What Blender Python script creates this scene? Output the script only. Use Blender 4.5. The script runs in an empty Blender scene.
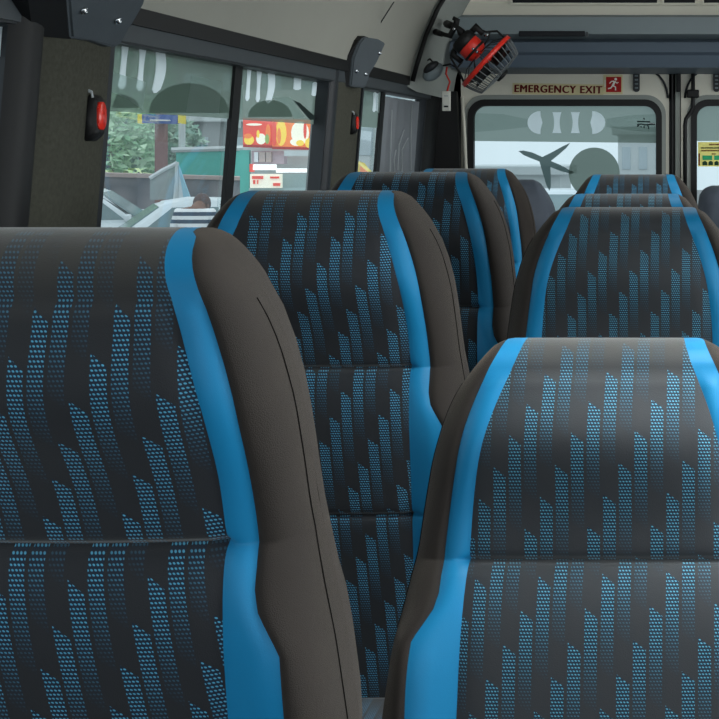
import bpy, bmesh, math, random
from mathutils import Vector, Matrix
random.seed(7)
SC = bpy.context.scene
COL = SC.collection
PI = math.pi
F, VX, VY = 1400.0, 695.0, 148.0
CZ = 1.2                       # camera height above the van floor

def P(px, py, Y):
    "a point of the photo at a known distance Y down the van"
    return Vector(((px - VX) / F * Y, Y, CZ + (VY - py) / F * Y))

# ------------------------------------------------------------------ left wall surface (leans inwards towards the roof)
def wallx(z): return -0.85 + 0.08 * (z - 1.36)
def PW(px, py, off=0.0):
    "a point of the photo lying on the left side wall, moved inwards by off"
    dx, dz = (px - VX) / F, (VY - py) / F
    Y = (-0.85 + 0.08 * (CZ - 1.36) + off) / (dx - 0.08 * dz)
    return Vector((dx * Y, Y, CZ + dz * Y))

# ------------------------------------------------------------------ materials
def lin(r, g, b):
    f = lambda c: c / 12.92 if c <= .04045 else ((c + .055) / 1.055) ** 2.4
    return (f(r / 255), f(g / 255), f(b / 255), 1)

class NT:
    def __init__(s, name):
        s.m = bpy.data.materials.new(name); s.m.use_nodes = True
        s.t = s.m.node_tree; s.t.nodes.clear()
        s.out = s.n('ShaderNodeOutputMaterial')
    def n(s, typ, **kw):
        o = s.t.nodes.new(typ)
        for k, v in kw.items(): setattr(o, k, v)
        return o
    def l(s, a, b): s.t.links.new(a, b)
    def sock(s, v, inp):
        if isinstance(v, bpy.types.NodeSocket): s.l(v, inp)
        else: inp.default_value = v
    def math(s, op, a, b=0.0, c=None, clamp=False):
        o = s.n('ShaderNodeMath', operation=op); o.use_clamp = clamp
        s.sock(a, o.inputs[0]); s.sock(b, o.inputs[1])
        if c is not None: s.sock(c, o.inputs[2])
        return o.outputs[0]
    def mix(s, f, a, b):
        o = s.n('ShaderNodeMix', data_type='RGBA')
        s.sock(f, o.inputs[0]); s.sock(a, o.inputs[6]); s.sock(b, o.inputs[7])
        return o.outputs[2]
    def noise(s, scale, detail=3, rough=.55, vec=None, coord='Object'):
        o = s.n('ShaderNodeTexNoise'); o.inputs['Scale'].default_value = scale
        o.inputs['Detail'].default_value = detail; o.inputs['Roughness'].default_value = rough
        if vec is None: vec = s.n('ShaderNodeTexCoord').outputs[coord]
        s.l(vec, o.inputs['Vector']); return o.outputs['Fac']
    def bump(s, h, strength=.3, dist=.001):
        o = s.n('ShaderNodeBump'); o.inputs['Strength'].default_value = strength
        o.inputs['Distance'].default_value = dist; s.l(h, o.inputs['Height']); return o.outputs[0]
    def principled(s, color, rough=.6, spec=.4, normal=None, metallic=0, sheen=0, sheen_tint=None, sheen_rough=.4):
        b = s.n('ShaderNodeBsdfPrincipled')
        s.sock(color, b.inputs['Base Color']); s.sock(rough, b.inputs['Roughness'])
        b.inputs['Specular IOR Level'].default_value = spec; b.inputs['Metallic'].default_value = metallic
        b.inputs['Sheen Weight'].default_value = sheen; b.inputs['Sheen Roughness'].default_value = sheen_rough
        if sheen_tint: b.inputs['Sheen Tint'].default_value = sheen_tint
        if normal is not None: s.l(normal, b.inputs['Normal'])
        s.l(b.outputs[0], s.out.inputs[0]); return b

MATS = {}
def plain(name, rgb, rough=.6, spec=.4, metallic=0, var=.12, nscale=30, bump=0, sheen=0, emit=0):
    if name in MATS: return MATS[name]
    k = NT(name); c = lin(*rgb)
    f = k.noise(nscale)
    d = tuple(x * (1 - var) for x in c[:3]) + (1,); e = tuple(min(1, x * (1 + var)) for x in c[:3]) + (1,)
    col = k.mix(f, d, e)
    nrm = k.bump(k.noise(nscale * 12, 2), bump, .002) if bump else None
    b = k.principled(col, rough, spec, nrm, metallic, sheen)
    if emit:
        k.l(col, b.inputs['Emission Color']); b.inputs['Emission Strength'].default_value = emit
    MATS[name] = k.m; return k.m

def seat_fabric(name, base=(35, 37, 41), dot=(84, 160, 194), bar=(14, 36, 56)):
    k = NT(name)
    uv = k.n('ShaderNodeUVMap'); uv.uv_map = 'UVMap'
    sp = k.n('ShaderNodeSeparateXYZ'); k.l(uv.outputs[0], sp.inputs[0])
    u, v = sp.outputs[0], sp.outputs[1]
    pitch, per = .0162, .132
    cu = k.math('DIVIDE', u, pitch)
    kk = k.math('FLOOR', cu); fx = k.math('FRACT', cu)
    inbar = k.math('LESS_THAN', fx, .80)
    ph = k.math('SUBTRACT', v, k.math('MULTIPLY', fx, .013))
    ph = k.math('ADD', ph, k.math('MULTIPLY', kk, per * .2545))
    ph = k.math('FRACT', k.math('DIVIDE', ph, per))
    r = k.n('ShaderNodeValToRGB'); k.l(ph, r.inputs[0])
    e = r.color_ramp.elements
    e[0].position = 0; e[0].color = (1, 1, 1, 1)
    e[1].position = .72; e[1].color = (0, 0, 0, 1)
    for p, c in ((.27, .9), (.41, .50), (.54, .21), (.66, .07)):
        q = e.new(p); q.color = (c, c, c, 1)
    tf = k.n('ShaderNodeMapRange'); tf.interpolation_type = 'SMOOTHSTEP'; k.l(v, tf.inputs[0])  # sheen painted in: pattern fades and base pales towards the seat top
    tf.inputs[1].default_value = .50; tf.inputs[2].default_value = .575; tf.inputs[3].default_value = .16; tf.inputs[4].default_value = 1
    br = k.math('MULTIPLY', k.math('MULTIPLY', r.outputs[0], inbar), tf.outputs[0])
    # dots
    dy = k.math('DIVIDE', v, .0034); row = k.math('FLOOR', dy); fv = k.math('FRACT', dy)
    du = k.math('ADD', k.math('DIVIDE', u, .00324), k.math('MULTIPLY', k.math('MODULO', row, 2.0), .5))
    fu = k.math('FRACT', du)
    a = k.math('SUBTRACT', fu, .5); b = k.math('SUBTRACT', fv, .5)
    a = k.math('ADD', a, k.math('MULTIPLY', b, -.5))
    d2 = k.math('ADD', k.math('MULTIPLY', k.math('MULTIPLY', a, a), .8), k.math('MULTIPLY', k.math('MULTIPLY', b, b), 1.5))
    dm = k.n('ShaderNodeMapRange'); k.l(d2, dm.inputs[0])
    dm.inputs[1].default_value = .125; dm.inputs[2].default_value = .04
    dots = dm.outputs[0]
    low = k.math('MULTIPLY', k.math('POWER', br, .6), .85)
    col = k.mix(low, k.mix(tf.outputs[0], lin(66, 64, 60), lin(*base)), lin(*bar))
    col = k.mix(k.math('MULTIPLY', dots, br), col, lin(*dot))
    h = k.math('ADD', k.math('MULTIPLY', dots, br), k.math('MULTIPLY', k.noise(900, 2), .5))
    h = k.math('ADD', h, k.math('MULTIPLY', k.noise(9, 3), 3.0))
    k.principled(col, .72, .22, k.bump(h, .35, .0016), sheen=.34, sheen_tint=(.95, .95, .93, 1), sheen_rough=.45)
    return k.m

def cloth(name, rgb, rgb2=None, sheen=.1, tint=(1, .9, .8, 1), rough=.8, bump=.4, spec=.2):
    k = NT(name)
    f = k.noise(14, 4)
    c = k.mix(f, lin(*rgb), lin(*(rgb2 or [x * .86 for x in rgb])))
    h = k.math('ADD', k.noise(1100, 2), k.math('MULTIPLY', k.noise(11, 3), 3.5))
    k.principled(c, rough, spec, k.bump(h, bump, .0016), sheen=sheen, sheen_tint=tint, sheen_rough=.5)
    return k.m

def film_mat(name, rgb, see=.3, glow=.6):
    "tinted window film: part see-through, part backlit"
    k = NT(name)
    tr = k.n('ShaderNodeBsdfTransparent'); tr.inputs[0].default_value = (.75, .85, .8, 1)
    tl = k.n('ShaderNodeBsdfTranslucent')
    df = k.n('ShaderNodeBsdfDiffuse')
    f = k.noise(5, 2)
    c = k.mix(f, lin(*rgb), lin(*[x * .88 for x in rgb]))
    k.l(c, tl.inputs[0]); k.l(c, df.inputs[0])
    m1 = k.n('ShaderNodeMixShader'); m1.inputs[0].default_value = glow
    k.l(df.outputs[0], m1.inputs[1]); k.l(tl.outputs[0], m1.inputs[2])
    m2 = k.n('ShaderNodeMixShader'); m2.inputs[0].default_value = see
    k.l(m1.outputs[0], m2.inputs[1]); k.l(tr.outputs[0], m2.inputs[2])
    k.l(m2.outputs[0], k.out.inputs[0]); return k.m

def glass_mat(name, tint, haze=.06, haze_col=(200, 215, 215)):
    k = NT(name)
    tr = k.n('ShaderNodeBsdfTransparent'); tr.inputs[0].default_value = tint
    gl = k.n('ShaderNodeBsdfGlossy'); gl.inputs['Roughness'].default_value = .03
    tl = k.n('ShaderNodeBsdfTranslucent'); tl.inputs[0].default_value = lin(*haze_col)
    fr = k.n('ShaderNodeFresnel'); fr.inputs[0].default_value = 1.45
    m1 = k.n('ShaderNodeMixShader'); m1.inputs[0].default_value = haze
    k.l(tr.outputs[0], m1.inputs[1]); k.l(tl.outputs[0], m1.inputs[2])
    m2 = k.n('ShaderNodeMixShader')
    k.l(k.math('MULTIPLY', fr.outputs[0], .35), m2.inputs[0])
    k.l(m1.outputs[0], m2.inputs[1]); k.l(gl.outputs[0], m2.inputs[2])
    k.l(m2.outputs[0], k.out.inputs[0]); return k.m

M = {}
M['fab'] = seat_fabric('blue_dotted_seat_fabric')
M['fab_lit'] = seat_fabric('lit_dotted_seat_fabric', base=(52, 54, 57), dot=(92, 164, 190), bar=(24, 46, 64))  # same fabric, light from above put into a paler base colour
M['bolster'] = cloth('charcoal_bolster_cloth', (47, 42, 38), (41, 37, 35), sheen=.12, tint=(1, .86, .72, 1))
M['strip'] = cloth('sky_blue_vinyl', (10, 126, 176), (8, 119, 168), sheen=.10, tint=(.8, .95, 1, 1), rough=.5, bump=.12, spec=.3)
M['thread'] = plain('dark_thread', (24, 22, 21), .9, .1)
M['bluethread'] = plain('blue_thread', (16, 92, 140), .9, .1)
M['shell'] = plain('black_seat_shell', (38, 38, 40), .55, .4, bump=.2)
M['plaincover'] = cloth('dark_grey_seat_cover', (96, 103, 114), (84, 92, 104), sheen=.15, tint=(.8, .9, 1, 1), rough=.55)
M['metal'] = plain('black_painted_steel', (30, 30, 32), .4, .5)
M['head'] = plain('cream_headliner', (156, 156, 147), .9, .2, bump=.15, nscale=8, var=.05)
M['cream'] = plain('cream_painted_panel', (220, 217, 202), .5, .4, var=.05, nscale=6)
M['greypanel'] = plain('grey_corner_panel', (142, 147, 142), .7, .3, var=.06, nscale=6)
M['header'] = plain('slate_grey_plastic', (122, 134, 138), .5, .4, var=.06, nscale=9)
M['header2'] = plain('dark_slate_plastic', (84, 97, 110), .5, .4, var=.06, nscale=9)
M['slot'] = plain('black_slot_plastic', (22, 26, 32), .6, .3)
M['black'] = plain('black_rubber', (10, 11, 12), .6, .4)
M['trim'] = plain('dark_trim_plastic', (36, 40, 44), .5, .4)
M['frame'] = plain('grey_window_frame', (64, 70, 74), .5, .4)
M['cover'] = plain('slate_cover_plastic', (78, 85, 90), .55, .4, bump=.15)
M['carpet'] = plain('grey_pillar_carpet', (86, 86, 77), .95, .1, var=.35, nscale=160, bump=.9)
M['glass'] = glass_mat('clear_tempered_glass', (.93, .98, .97, 1), .13)
M['rearglass'] = glass_mat('hazy_rear_glass', (.62, .68, .69, 1), .16)
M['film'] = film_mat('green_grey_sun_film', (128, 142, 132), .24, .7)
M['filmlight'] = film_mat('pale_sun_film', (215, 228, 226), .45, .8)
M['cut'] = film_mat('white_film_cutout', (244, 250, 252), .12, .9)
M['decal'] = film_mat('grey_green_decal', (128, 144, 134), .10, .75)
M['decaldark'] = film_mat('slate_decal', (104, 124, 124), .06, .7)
def film_tint_mat():
    k = NT('faint_film_tint'); t = k.n('ShaderNodeBsdfTransparent'); t.inputs[0].default_value = (.80, .83, .82, 1); k.l(t.outputs[0], k.out.inputs[0]); return k.m
M['filmtint'] = film_tint_mat()  # slightly darker tint over parts of the rear film
M['inkdark'] = plain('dark_ink', (34, 48, 46), .7, .2)
M['curtain'] = plain('grey_film_curtain', (136, 141, 146), .8, .2, nscale=20)
M['crease'] = plain('pale_crease', (170, 176, 178), .6, .3)
M['red'] = plain('bright_red_plastic', (222, 48, 34), .35, .5)
M['redlamp'] = plain('red_lens', (235, 50, 34), .25, .6)
M['signred'] = plain('sign_red', (170, 30, 28), .6, .2)
M['lettered'] = plain('dark_red_letters', (104, 20, 18), .6, .2)
M['signcream'] = plain('sign_cream', (214, 204, 160), .6, .2)
M['signwhite'] = plain('sign_white', (236, 234, 224), .6, .2)
M['yellow'] = plain('sign_yellow', (246, 236, 140), .6, .2)
M['green'] = plain('sign_green', (50, 170, 115), .6, .2)
M['darkgreen'] = plain('sign_dark_green', (26, 62, 40), .6, .2)
M['white'] = plain('white_plastic', (225, 225, 215), .5, .4)
M['chrome'] = plain('bright_screw', (190, 195, 200), .25, .6, metallic=1)
M['vinylfloor'] = plain('grey_vinyl_floor', (70, 72, 74), .6, .4, bump=.2)
M['lower'] = plain('grey_lower_panel', (110, 114, 114), .7, .3)

# ------------------------------------------------------------------ mesh helpers
def link(name, bm, mat, parent=None, smooth=False, mats=None):
    me = bpy.data.meshes.new(name)
    bmesh.ops.recalc_face_normals(bm, faces=bm.faces[:])
    bm.to_mesh(me); bm.free()
    for m in (mats or [mat]): me.materials.append(m)
    if smooth:
        for p in me.polygons: p.use_smooth = True
    o = bpy.data.objects.new(name, me); COL.objects.link(o)
    if parent is not None: o.parent = parent
    return o

def root(name, label, cat, loc=(0, 0, 0), rz=0, group=None):
    o = bpy.data.objects.new(name, None); COL.objects.link(o)
    o.empty_display_size = .1
    o.location = loc; o.rotation_euler = (0, 0, rz)
    o['label'] = label; o['category'] = cat
    if group: o['group'] = group
    return o
def tag(o, label, cat, group=None):
    o['label'] = label; o['category'] = cat
    if group: o['group'] = group
    return o
def struct(o): o['kind'] = 'structure'; return o
def sroot(name, loc=(0, 0, 0)):
    o = bpy.data.objects.new(name, None); COL.objects.link(o); o.location = loc; o['kind'] = 'structure'; return o

def box(bm, c, s, bevel=0, rot=None, seg=2):
    r = bmesh.ops.create_cube(bm, size=1)
    vs = r['verts']
    bmesh.ops.scale(bm, vec=s, verts=vs)
    if bevel:
        es = list({e for v in vs for e in v.link_edges})
        rr = bmesh.ops.bevel(bm, geom=es, offset=bevel, segments=seg, affect='EDGES', profile=.5)
        vs = list({v for f in rr['faces'] for v in f.verts} | {v for v in vs if v.is_valid})
    if rot is not None: bmesh.ops.rotate(bm, verts=vs, cent=(0, 0, 0), matrix=rot)
    bmesh.ops.translate(bm, vec=c, verts=vs)
    return vs

def tube(bm, pts, r, seg=8, closed=False, caps=True):
    pts = [Vector(p) for p in pts]; n = len(pts)
    rs = r if isinstance(r, (list, tuple)) else [r] * n
    rings = []; up = None
    for i, p in enumerate(pts):
        a = pts[(i - 1) % n] if (i or closed) else p
        b = pts[(i + 1) % n] if (i < n - 1 or closed) else p
        d = (b - a).normalized()
        if up is None:
            up = Vector((0, 0, 1)) if abs(d.z) < .9 else Vector((1, 0, 0))
        s = d.cross(up).normalized(); up = s.cross(d).normalized()
        rings.append([bm.verts.new(p + (s * math.cos(2 * PI * k / seg) + up * math.sin(2 * PI * k / seg)) * rs[i]) for k in range(seg)])
    m = n if closed else n - 1
    for i in range(m):
        A, B = rings[i], rings[(i + 1) % n]
        for k in range(seg): bm.faces.new((A[k], A[(k + 1) % seg], B[(k + 1) % seg], B[k]))
    if caps and not closed:
        bm.faces.new(rings[0][::-1]); bm.faces.new(rings[-1])

def lathe(bm, prof, mat, seg=24):
    "prof: list of (r, h) around local Z, placed by matrix"
    rings = []
    for r, h in prof:
        rings.append([bm.verts.new(mat @ Vector((r * math.cos(2 * PI * k / seg), r * math.sin(2 * PI * k / seg), h))) for k in range(seg)])
    for A, B in zip(rings, rings[1:]):
        for k in range(seg): bm.faces.new((A[k], A[(k + 1) % seg], B[(k + 1) % seg], B[k]))
    bm.faces.new(rings[0][::-1]); bm.faces.new(rings[-1])

def slab(bm, pts, off):
    "polygon of 3-D points given a thickness vector"
    off = Vector(off)
    A = [bm.verts.new(Vector(p)) for p in pts]; B = [bm.verts.new(Vector(p) + off) for p in pts]
    n = len(A)
    bm.faces.new(A); bm.faces.new(B[::-1])
    for i in range(n): bm.faces.new((A[i], B[i], B[(i + 1) % n], A[(i + 1) % n]))

def sheet(bm, pts):
    bm.faces.new([bm.verts.new(Vector(p)) for p in pts])

def ring_slab(bm, outer, inner, off):
    off = Vector(off); n = len(outer)
    o1 = [bm.verts.new(Vector(p)) for p in outer]; i1 = [bm.verts.new(Vector(p)) for p in inner]
    o2 = [bm.verts.new(Vector(p) + off) for p in outer]; i2 = [bm.verts.new(Vector(p) + off) for p in inner]
    for i in range(n):
        j = (i + 1) % n
        bm.faces.new((o1[i], o1[j], i1[j], i1[i])); bm.faces.new((o2[j], o2[i], i2[i], i2[j]))
        bm.faces.new((o1[j], o1[i], o2[i], o2[j])); bm.faces.new((i1[i], i1[j], i2[j], i2[i]))

def rrect(x0, x1, z0, z1, r, n=6):
    out = []
    for cx, cz, a0 in ((x1 - r, z1 - r, 0), (x0 + r, z1 - r, 90), (x0 + r, z0 + r, 180), (x1 - r, z0 + r, 270)):
        for k in range(n + 1):
            a = math.radians(a0 + 90 * k / n); out.append((cx + r * math.cos(a), cz + r * math.sin(a)))
    return out

def lerp_tab(tab, x):
    if x <= tab[0][0]: return tab[0][1]
    for (a, p), (b, q) in zip(tab, tab[1:]):
        if x <= b: return p + (q - p) * (x - a) / (b - a)
    return tab[-1][1]
def smooth_tab(tab, x, h=.012):
    return sum(lerp_tab(tab, x + k * h / 2) for k in (-2, -1, 0, 1, 2)) / 5
def sstep(a, b, x):
    t = max(0, min(1, (x - a) / (b - a))); return t * t * (3 - 2 * t)

# ------------------------------------------------------------------ seats
W_TAB = [(0, .100), (.004, .112), (.010, .123), (.020, .132), (.034, .143), (.058, .160), (.088, .173), (.135, .185), (.19, .192), (.23, .196), (.28, .206), (.34, .217), (.42, .226), (.5, .218), (.56, .205), (.8, .20)]
A_TAB = [(0, .082), (.046, .099), (.10, .119), (.158, .130), (.218, .134), (.31, .137), (.41, .139), (.8, .139)]
B_TAB = [(0, .104), (.058, .129), (.11, .146), (.175, .155), (.235, .161), (.276, .162), (.292, .166), (.322, .185), (.36, .188), (.55, .188), (.8, .186)]
SEAM1, SEAM2 = .243, .446
HT, RV, SMAX = .064, .045, .76

BOX_TAB = [(0, .150), (.004, .165), (.012, .178), (.03, .190), (.08, .198), (.8, .198)]
BOXY = False
def w_of(s):
    if BOXY: return lerp_tab(BOX_TAB, s)
    return lerp_tab(W_TAB, s) if s < .02 else smooth_tab(W_TAB, s, .012)
def a_of(s): return smooth_tab(A_TAB, s, .03)
def b_of(s): return max(a_of(s) + .014, min(lerp_tab(B_TAB, s) if .26 < s < .34 else smooth_tab(B_TAB, s, .02), w_of(s) - .002))

def seat(name, label, px, py, Y, recline=12, shear=(0, 0), sx=1.0, group=None, plainback=False, wscale=1.0, uoff=0, fabric='fab'):
    top = P(px, py, Y)
    r = root(name, label, 'seat', (top.x, Y, 0), 0, group)
    th = math.radians(recline)
    U = Vector((0, math.sin(th), math.cos(th))); N = Vector((0, -math.cos(th), math.sin(th)))
    O = Vector((0, HT, top.z))               # apex of the back, local to the root
    def pos(x, s, n): return O + Vector((x * wscale, 0, 0)) - U * s * sx + N * (n + HT)
    # rows over the top
    rows = []
    sb = [RV + (SMAX - RV) * (i / 26) for i in range(26, 0, -1)]
    for s in sb: rows.append((s, -2 * HT, 'back'))
    K = 18
    for i in range(K + 1):
        phi = PI - PI * i / K
        q = phi - .28 * math.sin(2 * phi) * -1 * 0
        rows.append((RV * (1 - math.sin(q)), -HT + HT * math.cos(q), 'roll'))
    fs = {round(RV + (SMAX - RV) * i / 90, 5) for i in range(1, 91)}
    for sm in (SEAM1, SEAM2):
        fs = {q for q in fs if abs(q - sm) > .016}
        fs |= {sm + d for d in (-.015, -.010, -.006, -.0035, -.0018, 0, .0018, .0035, .006, .010, .015)}
    fs = sorted(fs)
    for s in fs: rows.append((s, 0, 'front'))
    NA, NB, NC = 10, 4, 12
    def colset(s):
        a, b, w = a_of(s), b_of(s), w_of(s)
        c = []
        for i in range(-NA, NA + 1): c.append(a * i / NA)
        st = [a + (b - a) * i / NB for i in range(NB + 1)]
        bo = []
        for i in range(NC + 1):
            t = math.sin(PI / 2 * i / NC)
            bo.append((b + (w - b) * t, t))
        return c, st, bo
    def nfront(x, s, a, b, w, nb, reg, t=0):
        n = nb
        if reg == 'front':
            k = sstep(RV, .12, s)
            n += .010 * k * (1 - min(1, abs(x) / b) ** 2)
            n += .034 * math.exp(-((s - .118) / .064) ** 2) * (1 - min(1, abs(x) / w) ** 2)
            dent = lambda m: math.exp(-((s - m) / .0034) ** 2) + .35 * math.exp(-((s - m) / .011) ** 2)
            soft = max(0, min(1, (a - abs(x)) / .01 + 1)) if not plainback else .3
            n -= (.008 * dent(SEAM1) + .007 * dent(SEAM2)) * soft
            if s > SEAM1: n += .030 * (1 - math.exp(-(s - SEAM1) / .034)) * math.exp(-((s - SEAM1) / .33) ** 2)
            n += .016 * sstep(.25, .36, s) * sstep(a, b, abs(x)) * (1 - .0 * t)
            if not plainback:
                n -= .004 * (math.exp(-((abs(x) - a) / .003) ** 2) + math.exp(-((abs(x) - b) / .003) ** 2))
        return n
    def side(n, t): 
        return -HT + (n + HT) * (max(0, 1 - t ** 2.3)) ** .5
    def build(nm, rr, kind, mat, par, sgn=1):
        bm = bmesh.new(); uvl = bm.loops.layers.uv.new('UVMap'); grid = []; uvs = {}
        for (s, nb, reg) in rr:
            a, b, w = a_of(s), b_of(s), w_of(s)
            c, st, bo = colset(s)
            line = []
            if kind == 'centre': xs = [(x, 0) for x in c]
            elif kind == 'strip': xs = [(x * sgn, 0) for x in st]
            elif kind == 'bolster': xs = [(x * sgn, t) for x, t in bo]
            else:
                xs = [(-x, 0) for x in st[::-1]] + [(x, 0) for x in c[1:]] + [(x, 0) for x in st[1:]]
            for x, t in xs:
                n = nfront(x, s, a, b, w, nb, reg, t)
                if t: n = side(n, t)
                v = bm.verts.new(pos(x, s, n)); line.append(v)
                s_arc = s if reg == 'front' else (s if n > -HT else -s)
                k = shear[0] if rr[0][0] < SEAM1 - .01 or reg != 'front' else shear[1]
                uvs[v] = (x - (SEAM1 - s) * math.tan(-k) + .3 + uoff, s_arc + (.05 if s > SEAM1 - .001 and rr[0][0] > SEAM1 - .01 else 0) + (.03 if rr[0][0] > SEAM2 - .01 else 0) + .5 + uoff * 2)
            grid.append(line)
        for A, B in zip(grid, grid[1:]):
            for i in range(len(A) - 1): 
                f = bm.faces.new((A[i], A[i + 1], B[i + 1], B[i]))
        for f in bm.faces:
            for lp in f.loops: lp[uvl].uv = uvs[lp.vert]
        # keep outward normals: toward +N for fronts
        me_o = link(nm, bm, mat, par, smooth=True)
        return me_o
    roll_front = [q for q in rows if q[2] == 'roll']
    front = [q for q in rows if q[2] == 'front']
    back = [q for q in rows if q[2] == 'back'] + [roll_front[0]]
    h_rows = roll_front + [q for q in front if q[0] <= SEAM1 + 1e-6]
    m_rows = [q for q in front if SEAM1 - 1e-6 <= q[0] <= SEAM2 + 1e-6]
    l_rows = [q for q in front if q[0] >= SEAM2 - 1e-6]
    fm = M[fabric] if not plainback else M['plaincover']
    build('headrest_panel', h_rows, 'centre', fm, r)
    build('back_panel', m_rows, 'centre', fm, r)
    build('lumbar_panel', l_rows, 'centre', fm, r)
    wrap = back[:-1] + roll_front + front
    for sg in (-1, 1):
        if not plainback:
            build('trim_strip', roll_front + front, 'strip', M['strip'], r, sg)
        else:
            build('side_panel', roll_front + front, 'strip', M['plaincover'], r, sg)
        bo = build('side_bolster', wrap, 'bolster', M['bolster'] if not plainback else M['plaincover'], r, sg)
        if not plainback:
            # twin-stitched seam down the bolster
            pts = []
            for (s, nb, reg) in front[::2]:
                if s > .70: break
                a, b, w = a_of(s), b_of(s), w_of(s); t = .955
                x = b + (w - b) * t
                n = side(nfront(x, s, a, b, w, nb, reg, t), t)
                pts.append(pos(x * sg + .0003 * sg, s, n))
            bm = bmesh.new(); tube(bm, pts, .0007, 5)
            link('seam_stitching', bm, M['thread'], bo, True)
    build('back_shell', back, 'all', M['shell'], r)
    # cushion, frame and legs
    zc = (pos(0, SMAX, 0)).z; yc = pos(0, SMAX, 0).y
    zt = max(.20, zc + .05)
    bm = bmesh.new()
    box(bm, (0, yc - .155, zt - .055), (.37 * wscale, .33, .11), .035, seg=4)
    uvl = bm.loops.layers.uv.new('UVMap')
    for f in bm.faces:
        for lp in f.loops: lp[uvl].uv = (lp.vert.co.x + .3, lp.vert.co.y + 1)
    link('seat_cushion', bm, fm, r, True)
    if not plainback:
        for sg in (-1, 1):
            bm = bmesh.new(); box(bm, (sg * .150, yc - .155, zt - .008), (.035, .29, .026), .01)
            link('cushion_strip', bm, M['strip'], r, True)
    bm = bmesh.new(); box(bm, (0, yc - .14, zt - .125), (.34 * wscale, .30, .03), .006); link('seat_frame', bm, M['metal'], r)
    for sg in (-1, 1):
        bm = bmesh.new()
        lh = zt - .14
        box(bm, (sg * .14, yc - .15, lh / 2 + .004), (.04, .26, lh), .006)
        box(bm, (sg * .14, yc - .14, .006), (.06, .30, .012), .003)
        link('leg', bm, M['metal'], r)
    return r

G = 'blue-striped passenger seats facing the camera'
seat('passenger_seat', 'nearest window-side seat cut by the left edge, black with dotted panel and blue strip', 47, 233, 1.19, -7, shear=(.09, .17), sx=1.10, group=G, wscale=1.05)
seat('passenger_seat', 'black seat with blue strips beside the first side window, second along the window side', 309, 192, 1.95, -3, shear=(.06, .07), group=G, uoff=.0123, wscale=1.03)
seat('passenger_seat', 'black blue-striped seat beside the pillar between two side windows, third along the window side', 404, 172.5, 2.50, 3, group=G, uoff=.031)
seat('passenger_seat', 'far blue-striped seat on the window side in front of the aeroplane decal', 463, 169, 3.55, 6, group=G, uoff=.007, wscale=.95)
seat('passenger_seat', 'large nearest seat on the aisle side at lower right, dotted fabric painted as brightly lit, with blue strips', 603, 346, 1.49, 12, group=G, uoff=.004, sx=.955, fabric='fab_lit')
seat('passenger_seat', 'second aisle-side seat, rising directly behind the nearest aisle seat, dotted headrest framed by blue', 628, 209, 2.29, 8, group=G, uoff=.019, wscale=1.03, fabric='fab_lit')
seat('passenger_seat', 'third aisle-side seat, only a plain headrest top with pale blue corners showing', 626, 195, 2.89, 8, group=G, uoff=.027, fabric='fab_lit')
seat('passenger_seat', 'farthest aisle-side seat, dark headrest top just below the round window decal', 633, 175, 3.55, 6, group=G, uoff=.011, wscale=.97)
GB = 'plain dark seats of the back row'
seat('rear_bench_seat', 'plain dark grey seat mostly hidden behind the far window-side striped seat', 499, 180, 4.10, 3, group=GB, plainback=True, wscale=.92)
seat('rear_bench_seat', 'plain dark seat hidden behind the farthest aisle-side headrest, only its shoulder showing', 643, 180, 4.10, 3, group=GB, plainback=True, wscale=.86)
BOXY = True
seat('rear_bench_seat', 'plain slate grey seat top at the right edge below the yellow notice', 760, 186, 4.40, 3, group=GB, plainback=True, wscale=1.0)
BOXY = False

# ------------------------------------------------------------------ van shell
Y0, YR = -0.6, 4.60            # front end (open towards the cab), rear doors
XC = -0.075                    # centre line of the van
def mirx(x): return 2 * XC - x

def wall_strip(bm, y0, y1, z0, z1, th=.03, mirror=False, inn=0.0):
    pts = []
    for z in (z0, z1):
        for y in (y0, y1):
            x = wallx(z) + inn; pts.append(Vector((mirx(x) if mirror else x, y, z)))
    q = [pts[0], pts[1], pts[3], pts[2]]
    slab(bm, q, ((th + inn) if mirror else -(th + inn), 0, 0))

yW = lambda px, py=100: PW(px, py).y
ZS, ZT = .80, 1.356            # window sill, window top
W1a, W1b = 2.02, yW(324, 120)
W2a, W2b = yW(357, 120), yW(423, 120)
W0b = 1.74
for mirror, nm in ((False, 'wall_left'), (True, 'wall_right')):
    bm = bmesh.new()
    wall_strip(bm, Y0, YR, 0, ZS, mirror=mirror)
    wall_strip(bm, Y0, YR, ZT, 1.46, mirror=mirror)
    for a, b in ((Y0, Y0 + .15), (W0b, W1a), (W1b, W2a), (W2b, YR)):
        wall_strip(bm, a, b, ZS, ZT, mirror=mirror)
    struct(link(nm, bm, M['lower']))
bm = bmesh.new(); box(bm, (XC, (Y0 + YR) / 2, -.03), (1.75, YR - Y0, .06)); struct(link('floor', bm, M['vinylfloor']))

# carpeted pillars: rounded inner covers
def pillar(nm, ya, yb, mat, inn=.03, z0=.78, z1=1.40, n=9, mirror=False):
    bm = bmesh.new(); rows = []
    for z in (z0, (z0 + z1) / 2, z1):
        line = []
        for i in range(n):
            t = i / (n - 1); e = (1 - abs(2 * t - 1) ** 4)
            x = wallx(z) + .004 + inn * e
            line.append(bm.verts.new((mirx(x) if mirror else x, ya + (yb - ya) * t, z)))
        rows.append(line)
    for A, B in zip(rows, rows[1:]):
        for i in range(n - 1): bm.faces.new((A[i], A[i + 1], B[i + 1], B[i]))
    return struct(link(nm, bm, mat, smooth=True))
pillar('trim_1', 1.80, 2.03, M['carpet'], .018)
pillar('trim_2', 1.725, 1.80, M['black'], .02)
pillar('trim_3', W1b + .035, W2a + .0, M['carpet'], .012)
pillar('trim_4', W2b - .0, YR - .02, M['black'], .02, z1=1.44)
pillar('trim_5', W1b + .0, W1b + .05, M['trim'], .014)

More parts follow.
